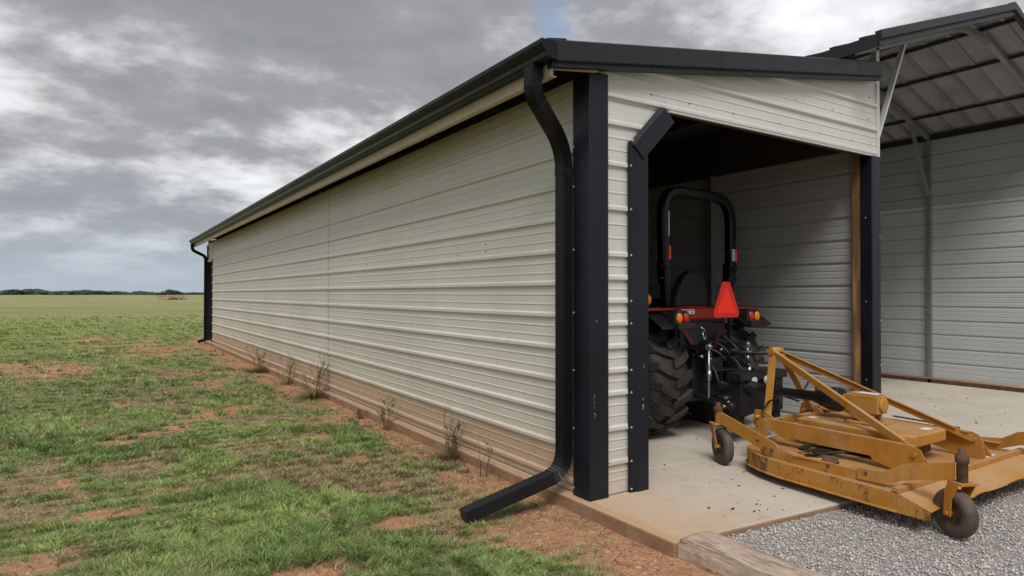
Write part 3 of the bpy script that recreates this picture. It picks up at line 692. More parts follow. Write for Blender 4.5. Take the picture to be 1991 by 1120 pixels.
# inside wall on the right, ribs turned away from us
b = MB()
im = [0.089 + 0.2487*k for k in range(12)]; imn = [z + 0.2487*f for z in im for f in (0.345, 0.66)]
ip = rib_profile(0.02, 3.06, im, imn, 0.019, 0.022)
ip2 = [(z, -o) for z, o in ip]
panel(b, 3.868, 'y', 1, ip, 0.02, 6.3); panel(b, 3.870, 'y', 1, ip, 6.31, 12.5); panel(b, 3.868, 'y', 1, ip, 12.51, SY)
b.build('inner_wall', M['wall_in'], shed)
b = MB(); b.box((3.80, 0.18, 3.05), (3.862, SY-0.02, 3.66)); b.build('wall_plate_beam', M['dark_wood'], shed)
for k, Y in enumerate((2.06, 4.9, 7.8, 10.7, 13.6, 16.5)):
    b = MB(); b.box((3.775, Y, 0.0), (3.862, Y+0.075, 3.05)); b.box((3.765, Y-0.006, 0.0), (3.774, Y+0.008, 3.05))
    b.build('steel_stud', M['galv'] if k == 0 else M['dark_metal'], shed)
# back wall and eave wall framing
b = MB(); panel(b, SY-0.05, 'x', 1, rib_profile(0.02, 3.15, im, imn), 0.02, 3.86)
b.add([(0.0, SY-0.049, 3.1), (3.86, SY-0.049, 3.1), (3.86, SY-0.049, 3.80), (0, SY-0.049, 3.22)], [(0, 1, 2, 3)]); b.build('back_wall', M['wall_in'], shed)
b = MB(); b.box((-0.002, 0.17, 3.082), (0.05, SY-0.02, 3.118)); b.build('wall_top_trim', M['tan_trim'], shed)
# roof: sheet, ribs, rafters
b = MB(); x0, x1 = -0.48, 3.86
vs_ = []
for x in (x0, x1):
    z = zroof(x); vs_ += [(x, -0.08, z), (x, SY+0.1, z), (x, SY+0.1, z+0.012), (x, -0.08, z+0.012)]
b.add(vs_, [(0,1,2,3),(4,7,6,5),(0,4,5,1),(3,2,6,7),(0,3,7,4),(1,5,6,2)])
Y = 0.1
while Y < SY:
    b.beam((x0, Y, zroof(x0)+0.021), (x1, Y, zroof(x1)+0.021), 0.045, 0.018, (0, 0, 1)); Y += 0.23
b.build('roof', M['roof_dark'], shed)
Y = 0.45
while Y < SY:
    b = MB(); b.beam((-0.37, Y, zroof(-0.37)-0.048), (3.79, Y, zroof(3.79)-0.048), 0.04, 0.085, (0, 0, 1)); b.build('rafter', M['dark_wood'], shed); Y += 1.25
b = MB()
for X in (0.06, 1.3, 2.5):
    b = MB(); b.box((X, 0.02, zroof(X)-0.30), (X+0.04, SY-0.08, zroof(X)-0.10)); b.build('purlin', M['dark_wood'], shed)
b = MB(); b.box((0.56, 0.03, 2.96), (3.76, 0.08, 3.16)); b.build('header_beam', M['dark_wood'], shed)
# fascia and gutter
b = MB(); b.box((-0.41, -0.075, 3.0), (-0.388, SY+0.08, 3.192)); b.box((-0.388, -0.075, 3.0), (-0.36, SY+0.08, 3.006)); b.build('fascia', M['tan_trim'], shed)
b = MB(); b.prism([(-0.388, zroof(-0.388)-0.15), (0.02, zroof(0.02)-0.16), (0.02, zroof(0.02)-0.06), (-0.388, zroof(-0.388)-0.06)], 'y', -0.072, -0.045); b.build('rake_board', M['tan_trim'], shed)
b = MB()
gp_ = [(-0.413, 3.207), (-0.413, 3.088), (-0.492, 3.088), (-0.503, 3.10), (-0.507, 3.128), (-0.528, 3.15), (-0.545, 3.178), (-0.547, 3.205), (-0.538, 3.212), (-0.530, 3.206), (-0.532, 3.182), (-0.515, 3.155), (-0.497, 3.135), (-0.492, 3.105), (-0.487, 3.098), (-0.419, 3.098), (-0.419, 3.207)]
b.prism(gp_, 'y', -0.155, SY+0.08)
cap = [p for p in gp_[:10]]
b.prism([(-0.413, 3.200), (-0.413, 3.088), (-0.492, 3.088), (-0.505, 3.10), (-0.509, 3.128), (-0.530, 3.15), (-0.547, 3.178), (-0.549, 3.207)], 'y', -0.162, -0.154)
for Y in (6.1, 12.2): b.prism([(-0.494, 3.085), (-0.506, 3.10), (-0.51, 3.128), (-0.531, 3.15), (-0.549, 3.178), (-0.549, 3.21), (-0.545, 3.178), (-0.5, 3.125)], 'y', Y, Y+0.04)
b.build('gutter', M['black_gloss'], shed)
# rake trim
b = MB(); rp = lambda x, s: [(x, -0.085, zroof(x)+0.040), (x, -0.115, zroof(x)+0.040), (x, -0.128, zroof(x)+0.030), (x, -0.130, zroof(x)-0.105), (x, -0.122, zroof(x)-0.112),
    (x, -0.105, zroof(x)-0.115), (x, -0.108, zroof(x)-0.148), (x, -0.100, zroof(x)-0.150), (x, -0.050, zroof(x)-0.150), (x, -0.050, zroof(x)+0.012)]
secs = [(-0.42, 1.3), (1.302, 3.82)]
for i_, (xa, xb) in enumerate(secs):
    vs_ = rp(xa, 0) + rp(xb, 0)
    if i_: vs_ = [(x, y-0.002, z-0.001) for x, y, z in vs_]
    n = 10; b.add(vs_, [(i, (i+1) % n, n+(i+1) % n, n+i) for i in range(n)] + [tuple(range(n-1, -1, -1)), tuple(range(n, 2*n))])
screws(b, [(x, -0.109, zroof(x)-0.132) for x in (-0.36, 0.36, 0.55, 1.6, 2.6, 3.78)], (0, -1, 0), 0.006)
b.beam((-0.46, -0.09, zroof(-0.46)+0.03), (-0.30, -0.09, zroof(-0.3)+0.035), 0.05, 0.035)
b.build('rake_trim', [M['roof_dark'], M['screw_dark']], shed, bevel=0.003)
# downspouts: ribbed rectangular pipe
def spout(pts, Yo=0.0):
    m = MB(); w, h = 0.088, 0.105
    pf = []
    def side(ax, ay, bx, by, nx, ny):
        for k in range(5):
            t0 = k/5; 
            for tt, dd_ in ((t0+0.02, 0.0), (t0+0.06, -0.004), (t0+0.14, -0.004), (t0+0.18, 0.0)):
                pf.append((ax+(bx-ax)*tt + nx*dd_, ay+(by-ay)*tt + ny*dd_))
    a, c = w/2, h/2
    side(-a, -c, a, -c, 0, -1); side(a, -c, a, c, 1, 0); side(a, c, -a, c, 0, 1); side(-a, c, -a, -c, -1, 0)
    m.sweep(pf, pts, (0, 1, 0), 0, False, None, True)
    return m, pf
def arc(p, q, r_, n=7):
    """rounded corner p->c->q helper"""
    out = []
    for k in range(n+1):
        t = k/n; out.append(Vector(p)*(1-t)**2 + Vector(r_)*2*t*(1-t) + Vector(q)*t*t)
    return out
pts = [Vector((-0.468, 0.05, 3.09)), Vector((-0.468, 0.05, 3.02))]
pts += arc((-0.468, 0.055, 2.98), (-0.38, 0.09, 2.83), (-0.468, 0.06, 2.89))
pts += arc((-0.20, 0.17, 2.70), (-0.078, 0.21, 2.44), (-0.085, 0.21, 2.60), 9)
pts += [Vector((-0.078, 0.21, 0.36))]
pts += arc((-0.078, 0.21, 0.33), (-0.22, 0.22, 0.135), (-0.078, 0.21, 0.175), 8)
pts += [Vector((-0.90, 0.27, -0.030))]
m, pf = spout(pts)
# creases of the elbows and a seam collar
for k in (3, 5, 7): 
    p = pts[k]; m.sweep([(x*1.07, y*1.07) for x, y in pf[::2]], [p, p + (pts[k+1]-p).normalized()*0.008], (0, 1, 0))
for k in range(22, 29):
    if k+1 < len(pts): p = pts[k]; m.sweep([(x*1.06, y*1.06) for x, y in pf[::2]], [p, p + (pts[k+1]-p).normalized()*0.007], (0, 1, 0))
p = Vector((-0.078, 0.21, 2.44)); m.sweep([(x*1.06, y*1.06) for x, y in pf[::2]], [p, p - Vector((0, 0, 0.05))], (0, 1, 0))
m.build('downspout', M['black_gloss'], shed)
YE = SY-0.08
pts = [Vector((-0.468, YE, 3.09)), Vector((-0.468, YE, 3.02))] + arc((-0.468, YE, 2.98), (-0.38, YE, 2.85), (-0.468, YE, 2.89), 4) + arc((-0.16, YE, 2.74), (-0.078, YE, 2.60), (-0.078, YE, 2.69), 4) + [Vector((-0.078, YE, 0.10)), Vector((-0.10, YE, 0.02)), Vector((-0.30, YE, -0.03))]
m, pf = spout(pts); m.build('downspout', M['black_gloss'], shed)
# far end: narrow doorway and corner trim
b = MB(); b.box((-0.04, SY-0.14, -0.02), (0.10, SY-0.03, 3.06)); b.build('corner_trim', M['trim'], shed)
b = MB(); b.box((-0.03, 18.20, 0.0), (0.0, 18.26, 2.58)); b.box((-0.02, 18.262, 0.0), (0.12, 18.30, 2.5), 1); b.box((-0.028, 18.262, 2.52), (0.12, SY-0.142, 2.58), 1)
b.build('door_trim', [M['trim'], M['white_trim']], shed)
b = MB(); b.box((0.09, 18.302, 0.0), (0.11, SY-0.142, 2.518)); b.build('door', M['dark_metal'], shed)

# ================================================================ open carport on the right
cp = thing('carport', (6.4, 0, 0), 'tall open carport with dark gable roof and white ribbed side wall', 'carport')
XP, XL, XR = 6.4, 3.30, 9.50; CS = 0.33; ZP = 4.98
zc_ = lambda x: ZP - CS*abs(x - XP)
CY0, CY1 = -0.35, 19.3
b = MB()
for xa, xb in ((XL, XP), (XR, XP)):
    vs_ = []
    for x in (xa, xb):
        z = zc_(x)+0.045; vs_ += [(x, CY0, z), (x, CY1, z), (x, CY1, z+0.006), (x, CY0, z+0.006)]
    b.add(vs_, [(0,1,2,3),(4,7,6,5),(0,4,5,1),(3,2,6,7),(0,3,7,4),(1,5,6,2)])
    b.f[-6:]; b.m[-6] = 0
    # underside skin a few millimetres below, galvanised, carrying the ribs
    vs_ = []
    for x in (xa, xb):
        z = zc_(x)+0.040; vs_ += [(x, CY0+0.01, z), (x, CY1-0.01, z)]
    b.add(vs_, [(0, 1, 3, 2)], 1)
    Y = CY0+0.16
    while Y < CY1:
        b.beam((xa, Y, zc_(xa)+0.062), (xb, Y, zc_(xb)+0.062), 0.05, 0.022)
        b.beam((xa, Y, zc_(xa)+0.030), (xb, Y, zc_(xb)+0.030), 0.055, 0.028, (0, 0, 1), 2); Y += 0.305  # underside ribs in a slightly lighter metal, painting in the light they catch
b.build('roof', [M['roof_dark'], M['galv_sheet'], M['galv']], cp)
b = MB(); 
for s in (-1, 1): b.beam((XP, CY0-0.03, ZP+0.088), (XP+s*0.18, CY0-0.03, ZP+0.088-0.059), 0.01, 0.01)
b.add([(XP-0.2, CY0-0.03, zc_(XP-0.2)+0.078), (XP, CY0-0.03, ZP+0.088), (XP+0.2, CY0-0.03, zc_(XP+.2)+0.078), (XP-0.2, CY1, zc_(XP-0.2)+0.078), (XP, CY1, ZP+0.088), (XP+0.2, CY1, zc_(XP+.2)+0.078)], [(0, 1, 4, 3), (1, 2, 5, 4)])
b.build('ridge_cap', M['roof_dark'], cp)
for s, xe in ((-1, XL), (1, XR)):
    b = MB(); P0 = lambda x: [(x, CY0+0.03, zc_(x)+0.085), (x, CY0-0.035, zc_(x)+0.085), (x, CY0-0.04, zc_(x)+0.0), (x, CY0-0.012, zc_(x)-0.012), (x, CY0-0.025, zc_(x)-0.065), (x, CY0+0.0, zc_(x)-0.068), (x, CY0+0.02, zc_(x)+0.02)]
    vs_ = P0(xe) + P0(XP); n = 7
    b.add(vs_, [(i, (i+1) % n, n+(i+1) % n, n+i) for i in range(n)] + [tuple(range(n-1, -1, -1)), tuple(range(n, 2*n))])
    b.build('rake_trim', M['roof_dark'], cp)
    b = MB(); b.box((xe-0.012 if s < 0 else xe, CY0, zc_(xe)-0.07), (xe if s < 0 else xe+0.012, CY1, zc_(xe)+0.05)); b.build('eave_trim', M['roof_dark'], cp)
for k, x in enumerate((3.55, 4.5, 5.45, 6.15, 6.6, 7.32, 8.27)):
    b = MB(); b.beam((x, CY0+0.02, zc_(x)+0.004), (x, CY1, zc_(x)+0.008), 0.055, 0.024); b.build('purlin', M['dark_metal'], cp)
b = MB(); b.box((8.80, CY0+0.02, 4.10), (8.862, CY1, 4.19)); b.build('wall_top_rail', M['dark_metal'], cp)
fy = [0.04 + 1.66*k for k in range(12)]
XPL, XPR = 3.985, 8.83
for k, Y in enumerate(fy):
    mat = M['galv_white'] if k == 0 else M['galv']
    for xp, s in ((XPL, 1), (XPR, -1)):
        b = MB(); b.box((xp-0.03, Y-0.03, 0.0), (xp+0.03, Y+0.03, zc_(xp)-0.05)); b.build('post', mat if xp == XPL else M['galv'], cp)
        xb = xp + s*0.62
        b = MB(); b.beam((xp+s*0.03, Y, 3.18), (xb, Y, zc_(xb)-0.05), 0.05, 0.03, (s, 0, 1)); b.build('knee_brace', mat, cp)
        b = MB(); b.sweep([(-0.03, -0.03), (0.03, -0.03), (0.03, 0.03), (-0.03, 0.03)], [(xp-s*0.45 if xp == XPL else xp, Y, zc_(xp-s*0.45 if xp == XPL else xp)-0.045), (XP-s*0.4, Y, zc_(XP-s*0.4)-0.045), (XP, Y, zc_(XP-s*0.4)-0.02)], (0, 0, 1))
        b.build('roof_beam', M['galv'], cp)
wz = [0.342-0.2346 + 0.2346*k for k in range(17)]; wmn = [z+0.2346*f for z in wz for f in (0.34, 0.67)]
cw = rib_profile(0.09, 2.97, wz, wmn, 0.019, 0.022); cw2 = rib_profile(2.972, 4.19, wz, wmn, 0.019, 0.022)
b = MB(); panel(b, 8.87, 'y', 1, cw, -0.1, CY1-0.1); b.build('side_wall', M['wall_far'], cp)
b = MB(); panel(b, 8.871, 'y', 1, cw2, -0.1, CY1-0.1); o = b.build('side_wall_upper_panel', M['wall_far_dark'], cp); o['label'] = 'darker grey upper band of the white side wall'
b = MB(); b.box((8.80, -0.1, 0.0), (8.864, CY1-0.1, 0.062)); b.build('base_rail', M['rust'], cp)
b = MB(); panel(b, 4.03, 'y', -1, rib_profile(3.1, 3.98, [3.3, 3.53, 3.77], []), 0.1, CY1-0.1); b.build('left_wall', M['wall_far'], cp)
b = MB(); panel(b, CY1-0.12, 'x', 1, rib_profile(0.05, 3.98, wz, wmn), 4.04, 8.86)
b.add([(4.04, CY1-0.12, 3.975), (8.86, CY1-0.12, 3.975), (XP, CY1-0.12, 4.80)], [(0, 1, 2)]); b.build('back_wall', M['wall_far'], cp)

# ================================================================ tractor
TX, TY = 2.47, 1.45                                   # centre line and rear axle
tr = thing('tractor', (TX, TY, 0), 'orange and black compact tractor with roll bar parked inside the shed', 'tractor')
def tractor_wheel(xc, yc, r, w, out, nl, rim_r):
    k = r/0.59
    m = MB()
    hw = w/2
    rp_ = [(-hw*0.80, rim_r), (-hw*0.98, rim_r+0.05*k), (-hw*1.0, r*0.72), (-hw*0.97, r*0.84), (-hw*0.82, r*0.915), (-hw*0.4, r*0.94), (0, r*0.945),
           (hw*0.4, r*0.94), (hw*0.82, r*0.915), (hw*0.97, r*0.84), (hw*1.0, r*0.72), (hw*0.98, rim_r+0.05*k), (hw*0.80, rim_r)]
    m.lathe(rp_, (xc, yc, r), (1, 0, 0), 48, 0, True, False)
    def pt(x, a, rr): return (xc+x, yc - rr*math.cos(a), r + rr*math.sin(a))
    for i in range(nl):
        for s in (-1, 1):
            a0 = 2*math.pi*(i + (0.5 if s > 0 else 0))/nl
            da = 2*math.pi/nl
            # lug: from the shoulder diagonally to past the centre line
            stn = [(s*hw*1.02, 0.0, 0.80), (s*hw*0.90, 0.04, 0.99), (s*hw*0.45, 0.40, 1.005), (s*-hw*0.06, 0.62, 1.005)]
            vs_ = []
            for x, f, hr in stn:
                wd = da*0.23
                for dd_, top in ((-wd, 0), (-wd*0.8, 1), (wd*0.8, 1), (wd, 0)):
                    a = a0 - f*da*0.9 + dd_
                    rr = r*hr if top else r*min(hr, 0.93)*0.985
                    vs_.append(pt(x, a, rr))
            fs = [(q*4+j, q*4+j+1, (q+1)*4+j+1, (q+1)*4+j) for q in range(3) for j in range(3)] + [(0, 1, 2, 3), (12, 13, 14, 15)]
            m.add(vs_, fs)
    wh = MB()
    x_o = out*hw*0.55
    wh.lathe([(-hw*0.82, rim_r+0.012), (-hw*0.78, rim_r-0.01), (-hw*0.3, rim_r-0.03), (hw*0.3, rim_r-0.03), (hw*0.78, rim_r-0.01), (hw*0.82, rim_r+0.012)], (xc, yc, r), (1, 0, 0), 40, 0, True, False)
    wh.lathe([(0, 0.001), (0.02, 0.07*k), (0.0, 0.09*k), (-0.03*out, rim_r*0.7), (0.0, rim_r-0.02)], (xc+out*hw*0.2, yc, r), (out, 0, 0), 32, 0, True, False)
    wh.lathe([(0.0, 0.075*k), (0.06, 0.07*k), (0.07, 0.03*k), (0.07, 0.001)], (xc+out*hw*0.2, yc, r), (out, 0, 0), 20, 0, True, False)
    for j in range(6):
        a = j*math.pi/3; wh.lathe([(0, 0.012), (0.03, 0.012), (0.03, 0.001)], (xc+out*hw*0.22, yc+0.1*k*math.cos(a), r+0.1*k*math.sin(a)), (out, 0, 0), 6, 0, False, False)
    root = wh.build('wheel', M['dark_metal'], tr)
    t_ = m.build('tyre', M['tyre'], root)
    return root
tractor_wheel(1.84, TY, 0.60, 0.50, -1, 18, 0.31)
tractor_wheel(3.10, TY, 0.60, 0.50, 1, 18, 0.31)
tractor_wheel(1.92, TY+1.62, 0.36, 0.26, -1, 16, 0.20)
tractor_wheel(3.02, TY+1.62, 0.36, 0.26, 1, 16, 0.20)
# chassis, transmission, rear axle
b = MB()
b.prism([(TY-0.42, 0.42), (TY-0.40, 0.86), (TY+0.1, 0.98), (TY+1.9, 0.80), (TY+1.9, 0.45), (TY+0.3, 0.36), (TY-0.3, 0.34)], 'x', TX-0.20, TX+0.20)
b.lathe([(-0.52, 0.12), (-0.3, 0.12), (-0.25, 0.17), (0.25, 0.17), (0.3, 0.12), (0.52, 0.12)], (TX, TY, 0.60), (1, 0, 0), 20)
b.lathe([(-0.5, 0.06), (0.5, 0.06)], (TX, TY+1.62, 0.38), (1, 0, 0), 12)
b.box((TX-0.30, TY-0.12, 0.80), (TX+0.30, TY+0.35, 1.05))
b.build('chassis', M['dark_metal'], tr, bevel=0.01)
b = MB()    # pto housing, stub and shield
b.box((TX-0.14, TY-0.52, 0.48), (TX+0.14, TY-0.40, 0.82)); b.box((TX-0.16, TY-0.66, 0.70), (TX+0.16, TY-0.50, 0.715))
b.lathe([(0, 0.035), (0.14, 0.035), (0.14, 0.02), (0.18, 0.02)], (TX, TY-0.50, 0.56), (0, -1, 0), 12)
for x in (-0.13, 0.13): b.box((TX+x-0.012, TY-0.56, 0.78), (TX+x+0.012, TY-0.42, 0.92))
b.build('power_takeoff_housing', M['dark_metal'], tr, bevel=0.006)
# red side plates below the seat deck, shade painted into their colour
for s in (-1, 1):
    b = MB(); v0 = [(TX+s*0.42, TY-0.34, 1.22), (TX+s*0.14, TY-0.42, 0.86), (TX+s*0.07, TY-0.42, 0.86), (TX+s*0.32, TY-0.34, 1.22)]
    v1 = [(x, y+0.03, z) for x, y, z in v0]; b.add(v0+v1, [(0,1,2,3),(7,6,5,4),(0,4,5,1),(1,5,6,2),(2,6,7,3),(3,7,4,0)])
    b.build('side_plate', M['shaded_red'], tr)
b = MB(); b.box((TX-0.34, TY-0.36, 0.86), (TX+0.34, TY-0.16, 1.24)); b.build('rear_panel', M['black_plastic'], tr, bevel=0.02)
# seat deck hump (orange) and fenders
b = MB(); n = 18; vs_ = []
for i in range(n+1):
    t = i/n; x = TX - 0.50 + 1.0*t; hgt = 0.115*math.sin(math.pi*min(1, max(0, t)))**0.45
    for y, z in ((TY-0.36, 1.235), (TY-0.36, 1.245+hgt*0.8), (TY-0.28, 1.25+hgt), (TY+0.10, 1.25+hgt), (TY+0.16, 1.235)): vs_.append((x, y, z))
b.add(vs_, [(i*5+j, i*5+j+1, (i+1)*5+j+1, (i+1)*5+j) for i in range(n) for j in range(4)] + [(0,1,2,3,4), tuple(n*5+j for j in range(4, -1, -1))], 0, False)
b.build('seat_deck', M['orange_paint'], tr, bevel=0.008)
for s in (-1, 1):
    xi, xo = TX+s*0.42, TX+s*0.86
    arcp = [(TY+0.62, 0.86), (TY+0.52, 1.08), (TY+0.36, 1.23), (TY+0.15, 1.31), (TY-0.20, 1.33), (TY-0.44, 1.27), (TY-0.60, 1.17)]
    b = MB()
    vs_ = []
    for y, z in arcp:
        for x in (xi, xo): vs_.append((x, y, z))
        for x in (xo, xi): vs_.append((x, y, z-0.02))
    K = len(arcp)
    b.add(vs_, [(k*4+j, k*4+(j+1) % 4, (k+1)*4+(j+1) % 4, (k+1)*4+j) for k in range(K-1) for j in range(4)] + [(0, 1, 2, 3), (K*4-1, K*4-2, K*4-3, K*4-4)])
    b.prism([(TY+0.60, 0.86)] + arcp[1:5] + [(TY-0.40, 1.20), (TY-0.38, 0.95), (TY, 0.90)], 'x', xi-s*0.0, xi+s*0.02)
    root = b.build('fender', M['black_plastic'], tr, bevel=0.004)
    b = MB(); b.box((min(xi+s*0.02, xo+s*0.012), TY-0.36, 1.325), (max(xi+s*0.02, xo+s*0.012), TY+0.16, 1.352)); 
    b.box((min(xo+s*0.002, xo+s*0.014), TY-0.40, 1.27), (max(xo+s*0.002, xo+s*0.014), TY+0.2, 1.327)); b.build('fender_top', M['orange_paint'], root, bevel=0.005)
    # tail light pod
    px_ = TX + s*0.56 - 0.01
    b = MB(); b.prism([(px_-0.115, 1.20), (px_-0.10, 1.16), (px_+0.10, 1.16), (px_+0.125, 1.20), (px_+0.105, 1.30), (px_+0.06, 1.335), (px_-0.06, 1.335), (px_-0.10, 1.30)], 'y', TY-0.60, TY-0.40)
    b.prism([(px_-0.115-0.12*(s < 0)*0, 1.145), (px_+0.16*1.0, 1.145), (px_+0.12, 1.21), (px_-0.115, 1.21)], 'y', TY-0.66, TY-0.50)
    pod = b.build('tail_light', M['black_plastic'], tr, bevel=0.012)
    for dx, mt in ((-0.048*1, 'amber' if s < 0 else 'red_lens'), (0.048, 'red_lens' if s < 0 else 'amber')):
        b = MB(); b.ball((px_+dx, TY-0.602, 1.255), 0.043, (0.95, 0.55, 1.3), 16, 10); b.build('lens', M[mt], pod)
# flasher on the left fender
for s in (-1,):
    c = (TX+s*0.76, TY-0.30, 1.44)
    b = MB(); b.lathe([(0, 0.06), (0.05, 0.062), (0.06, 0.045)], (c[0], c[1], c[2]), (0, 1, 0), 18); b.box((c[0]-0.012, c[1]+0.01, 1.35), (c[0]+0.012, c[1]+0.03, 1.42))
    fl = b.build('turn_signal', M['black_plastic'], tr)
    b = MB(); b.ball((c[0], c[1]-0.004, c[2]), 0.052, (1, 0.5, 1.1), 18, 10); b.build('lens', M['amber'], fl)
    b = MB()
    for r1 in (0.0,): b.lathe([(0, 0.053), (0.012, 0.058), (0.0, 0.063)], (c[0], c[1]+0.0, c[2]), (0, -1, 0), 20, close=False)
    b.build('bezel', M['dark_metal'], fl)
# slow-moving-vehicle panel
c = (TX-0.03, TY-0.70, 0)
b = MB(); P_ = [(-0.205, 1.30), (-0.18, 1.255), (0.18, 1.255), (0.205, 1.30), (0.055, 1.625), (-0.055, 1.625)]
b.prism([(c[0]+x, z) for x, z in P_], 'y', c[1], c[1]+0.006)
smv = b.build('warning_triangle', M['smv_border'], tr)
b = MB(); b.prism([(c[0]+x, z) for x, z in [(-0.152, 1.300), (0.152, 1.300), (0.005, 1.59), (-0.005, 1.59)]], 'y', c[1]-0.003, c[1]); b.build('triangle_panel', M['smv_red'], smv)
b = MB(); b.box((c[0]-0.02, c[1]+0.006, 1.2), (c[0]+0.02, c[1]+0.02, 1.5)); b.box((c[0]-0.02, c[1]+0.02, 1.2), (c[0]+0.02, TY-0.34, 1.215)); b.build('bracket', M['dark_metal'], smv)
# decal on the seat deck
b = MB(); b.box((TX-0.33, TY-0.366, 1.285), (TX-0.13, TY-0.3635, 1.335)); dc = b.build('decal', M['white'], tr)
b = MB()
for x, z, w in ((-0.31, 1.322, 0.03), (-0.26, 1.324, 0.05), (-0.20, 1.322, 0.05), (-0.31, 1.300, 0.02), (-0.27, 1.301, 0.04), (-0.19, 1.300, 0.04)): b.box((TX+x, TY-0.3675, z-0.004), (TX+x+w, TY-0.366, z+0.004))
b.build('print', M['print'], dc)
# roll bar
RY = TY - 0.30
sq = lambda a, c, e=0.016: [(-a+e, -c), (a-e, -c), (a, -c+e), (a, c-e), (a-e, c), (-a+e, c), (-a, c-e), (-a, -c+e)]
xl, xr_, zt = TX-0.535, TX+0.535, 2.575
pts = [Vector((xl+0.01, RY-0.01, 1.78)), Vector((xl, RY, 2.20))] + arc((xl, RY, 2.34), (xl+0.22, RY, zt+0.01), (xl, RY, zt), 9) + arc((xr_-0.27, RY, zt), (xr_, RY, 2.27), (xr_, RY, zt), 10) + [Vector((xr_, RY, 2.12)), Vector((xr_-0.01, RY-0.01, 1.78))]
b = MB(); b.sweep(sq(0.05, 0.055, 0.02), pts, (0, 1, 0)); rb = b.build('roll_bar', M['black_tube'], tr)
for s in (-1, 1):
    x = TX + s*0.525
    b = MB(); b.beam((x, RY, 1.84), (x-s*0.015, RY, 1.62), 0.10, 0.12, (0, 1, 0), 0, 0.01)
    b.lathe([(-0.075, 0.016), (0.075, 0.016)], (x, RY-0.02, 1.79), (1, 0, 0), 10); b.lathe([(-0.085, 0.014), (0.08, 0.014)], (x, RY-0.03, 1.66), (1, 0, 0), 10)
    b.box((x-0.035, RY-0.075, 1.755), (x+0.035, RY-0.05, 1.80)); b.build('roll_bar_hinge', M['black_tube'], rb)
    b = MB(); b.sweep(sq(0.036, 0.05), [(x-s*0.012, RY, 1.63), (x-s*0.03, RY, 1.42), (x-s*0.06, RY+0.03, 1.10), (x-s*0.08, RY+0.08, 0.78)], (0, 1, 0)); b.build('roll_bar_leg', M['black_tube'], tr)
    b = MB(); b.box((x+0.008, RY-0.0665, 1.86), (x+0.042, RY-0.0635, 2.0)); b.build('sticker', M['sticker_orange'], rb)
b = MB(); b.box((TX+0.485, RY-0.0665, 1.87), (TX+0.528, RY-0.0635, 2.0)); w_ = b.build('sticker', M['white'], rb)
b = MB(); [b.box((TX+0.490, RY-0.068, 1.885+0.022*i), (TX+0.523-0.008*(i % 2), RY-0.0665, 1.893+0.022*i)) for i in range(5)]; w_['label'] = 'white sticker with small print on the roll bar'
b.build('sticker_print', M['print'], rb)
b = MB(); b.box((xl+0.025, RY-0.0575, 2.10), (xl+0.040, RY-0.0552, 2.36)); b.build('reflective_strip', M['white'], rb)
# seat
b = MB(); n = 14; sh = [(-0.26, 1.34), (-0.27, 1.42), (-0.22, 1.56), (-0.13, 1.70), (-0.04, 1.755), (0.07, 1.76), (0.17, 1.72), (0.235, 1.62), (0.25, 1.45), (0.25, 1.34)]
b.prism([(TX+0.06+x, z) for x, z in sh], 'y', TY-0.18, TY-0.06); b.box((TX-0.19, TY-0.10, 1.36), (TX+0.29, TY+0.38, 1.45)); b.build('seat', M['seat'], tr, bevel=0.035)
# steering wheel, dashboard, bonnet
b = MB(); b.lathe([(-0.015, 0.175), (0, 0.19), (0.015, 0.175), (0, 0.16), (-0.015, 0.175)], (TX, TY+0.78, 1.44), (0, -0.5, 1), 28, close=False)
for k in range(3):
    a = k*2.094; b.beam((TX, TY+0.78, 1.43), (TX+0.17*math.cos(a), TY+0.78+0.15*math.sin(a), 1.44+0.075*math.sin(a)), 0.02, 0.012)
b.tube([(TX, TY+0.78, 1.43), (TX, TY+0.95, 1.2)], 0.025); b.build('steering_wheel', M['black_plastic'], tr)
b = MB(); b.prism([(TY+0.85, 0.85), (TY+0.88, 1.30), (TY+1.05, 1.34), (TY+1.2, 1.25), (TY+1.2, 0.85)], 'x', TX-0.2, TX+0.2); b.build('dashboard', M['black_plastic'], tr, bevel=0.02)
b = MB(); b.prism([(TY+1.2, 0.80), (TY+1.2, 1.24), (TY+1.6, 1.22), (TY+2.05, 1.12), (TY+2.25, 0.98), (TY+2.28, 0.62), (TY+1.9, 0.6)], 'x', TX-0.25, TX+0.25); b.build('bonnet', M['orange_paint'], tr, bevel=0.05)
b = MB(); b.box((TX-0.40, TY+0.30, 0.72), (TX+0.40, TY+0.95, 0.76)); b.build('footplate', M['dark_metal'], tr)
# three-point hitch
for s in (-1, 1):
    b = MB(); b.beam((TX+s*0.24, TY-0.30, 0.46), (TX+s*0.37, TY-1.02, 0.42), 0.022, 0.055, (0, 0, 1)); b.lathe([(-0.03, 0.035), (0.03, 0.035)], (TX+s*0.37, TY-1.02, 0.42), (1, 0, 0), 12); b.build('lower_link', M['dark_metal'], tr)
    b = MB(); b.beam((TX+s*0.22, TY-0.36, 0.92), (TX+s*0.30, TY-0.72, 0.98), 0.03, 0.06, (0, 0, 1)); b.build('lift_arm', M['dark_metal'], tr)
    b = MB(); b.tube([(TX+s*0.30, TY-0.70, 0.97), (TX+s*0.325, TY-0.72, 0.45)], 0.012); b.lathe([(-0.05, 0.022), (0.05, 0.022)], (TX+s*0.315, TY-0.715, 0.68), (0, 0, 1), 10)
    b.lathe([(-0.02, 0.03), (0.02, 0.03)], (TX+s*0.30, TY-0.70, 0.965), (1, 0, 0), 10); b.build('lift_rod', M['steel'], tr)
    b = MB(); b.tube([(TX+s*0.12, TY-0.45, 0.40), (TX+s*0.22, TY-0.7, 0.41), (TX+s*0.33, TY-0.92, 0.42)], 0.009); b.build('stabiliser_chain', M['steel'], tr)
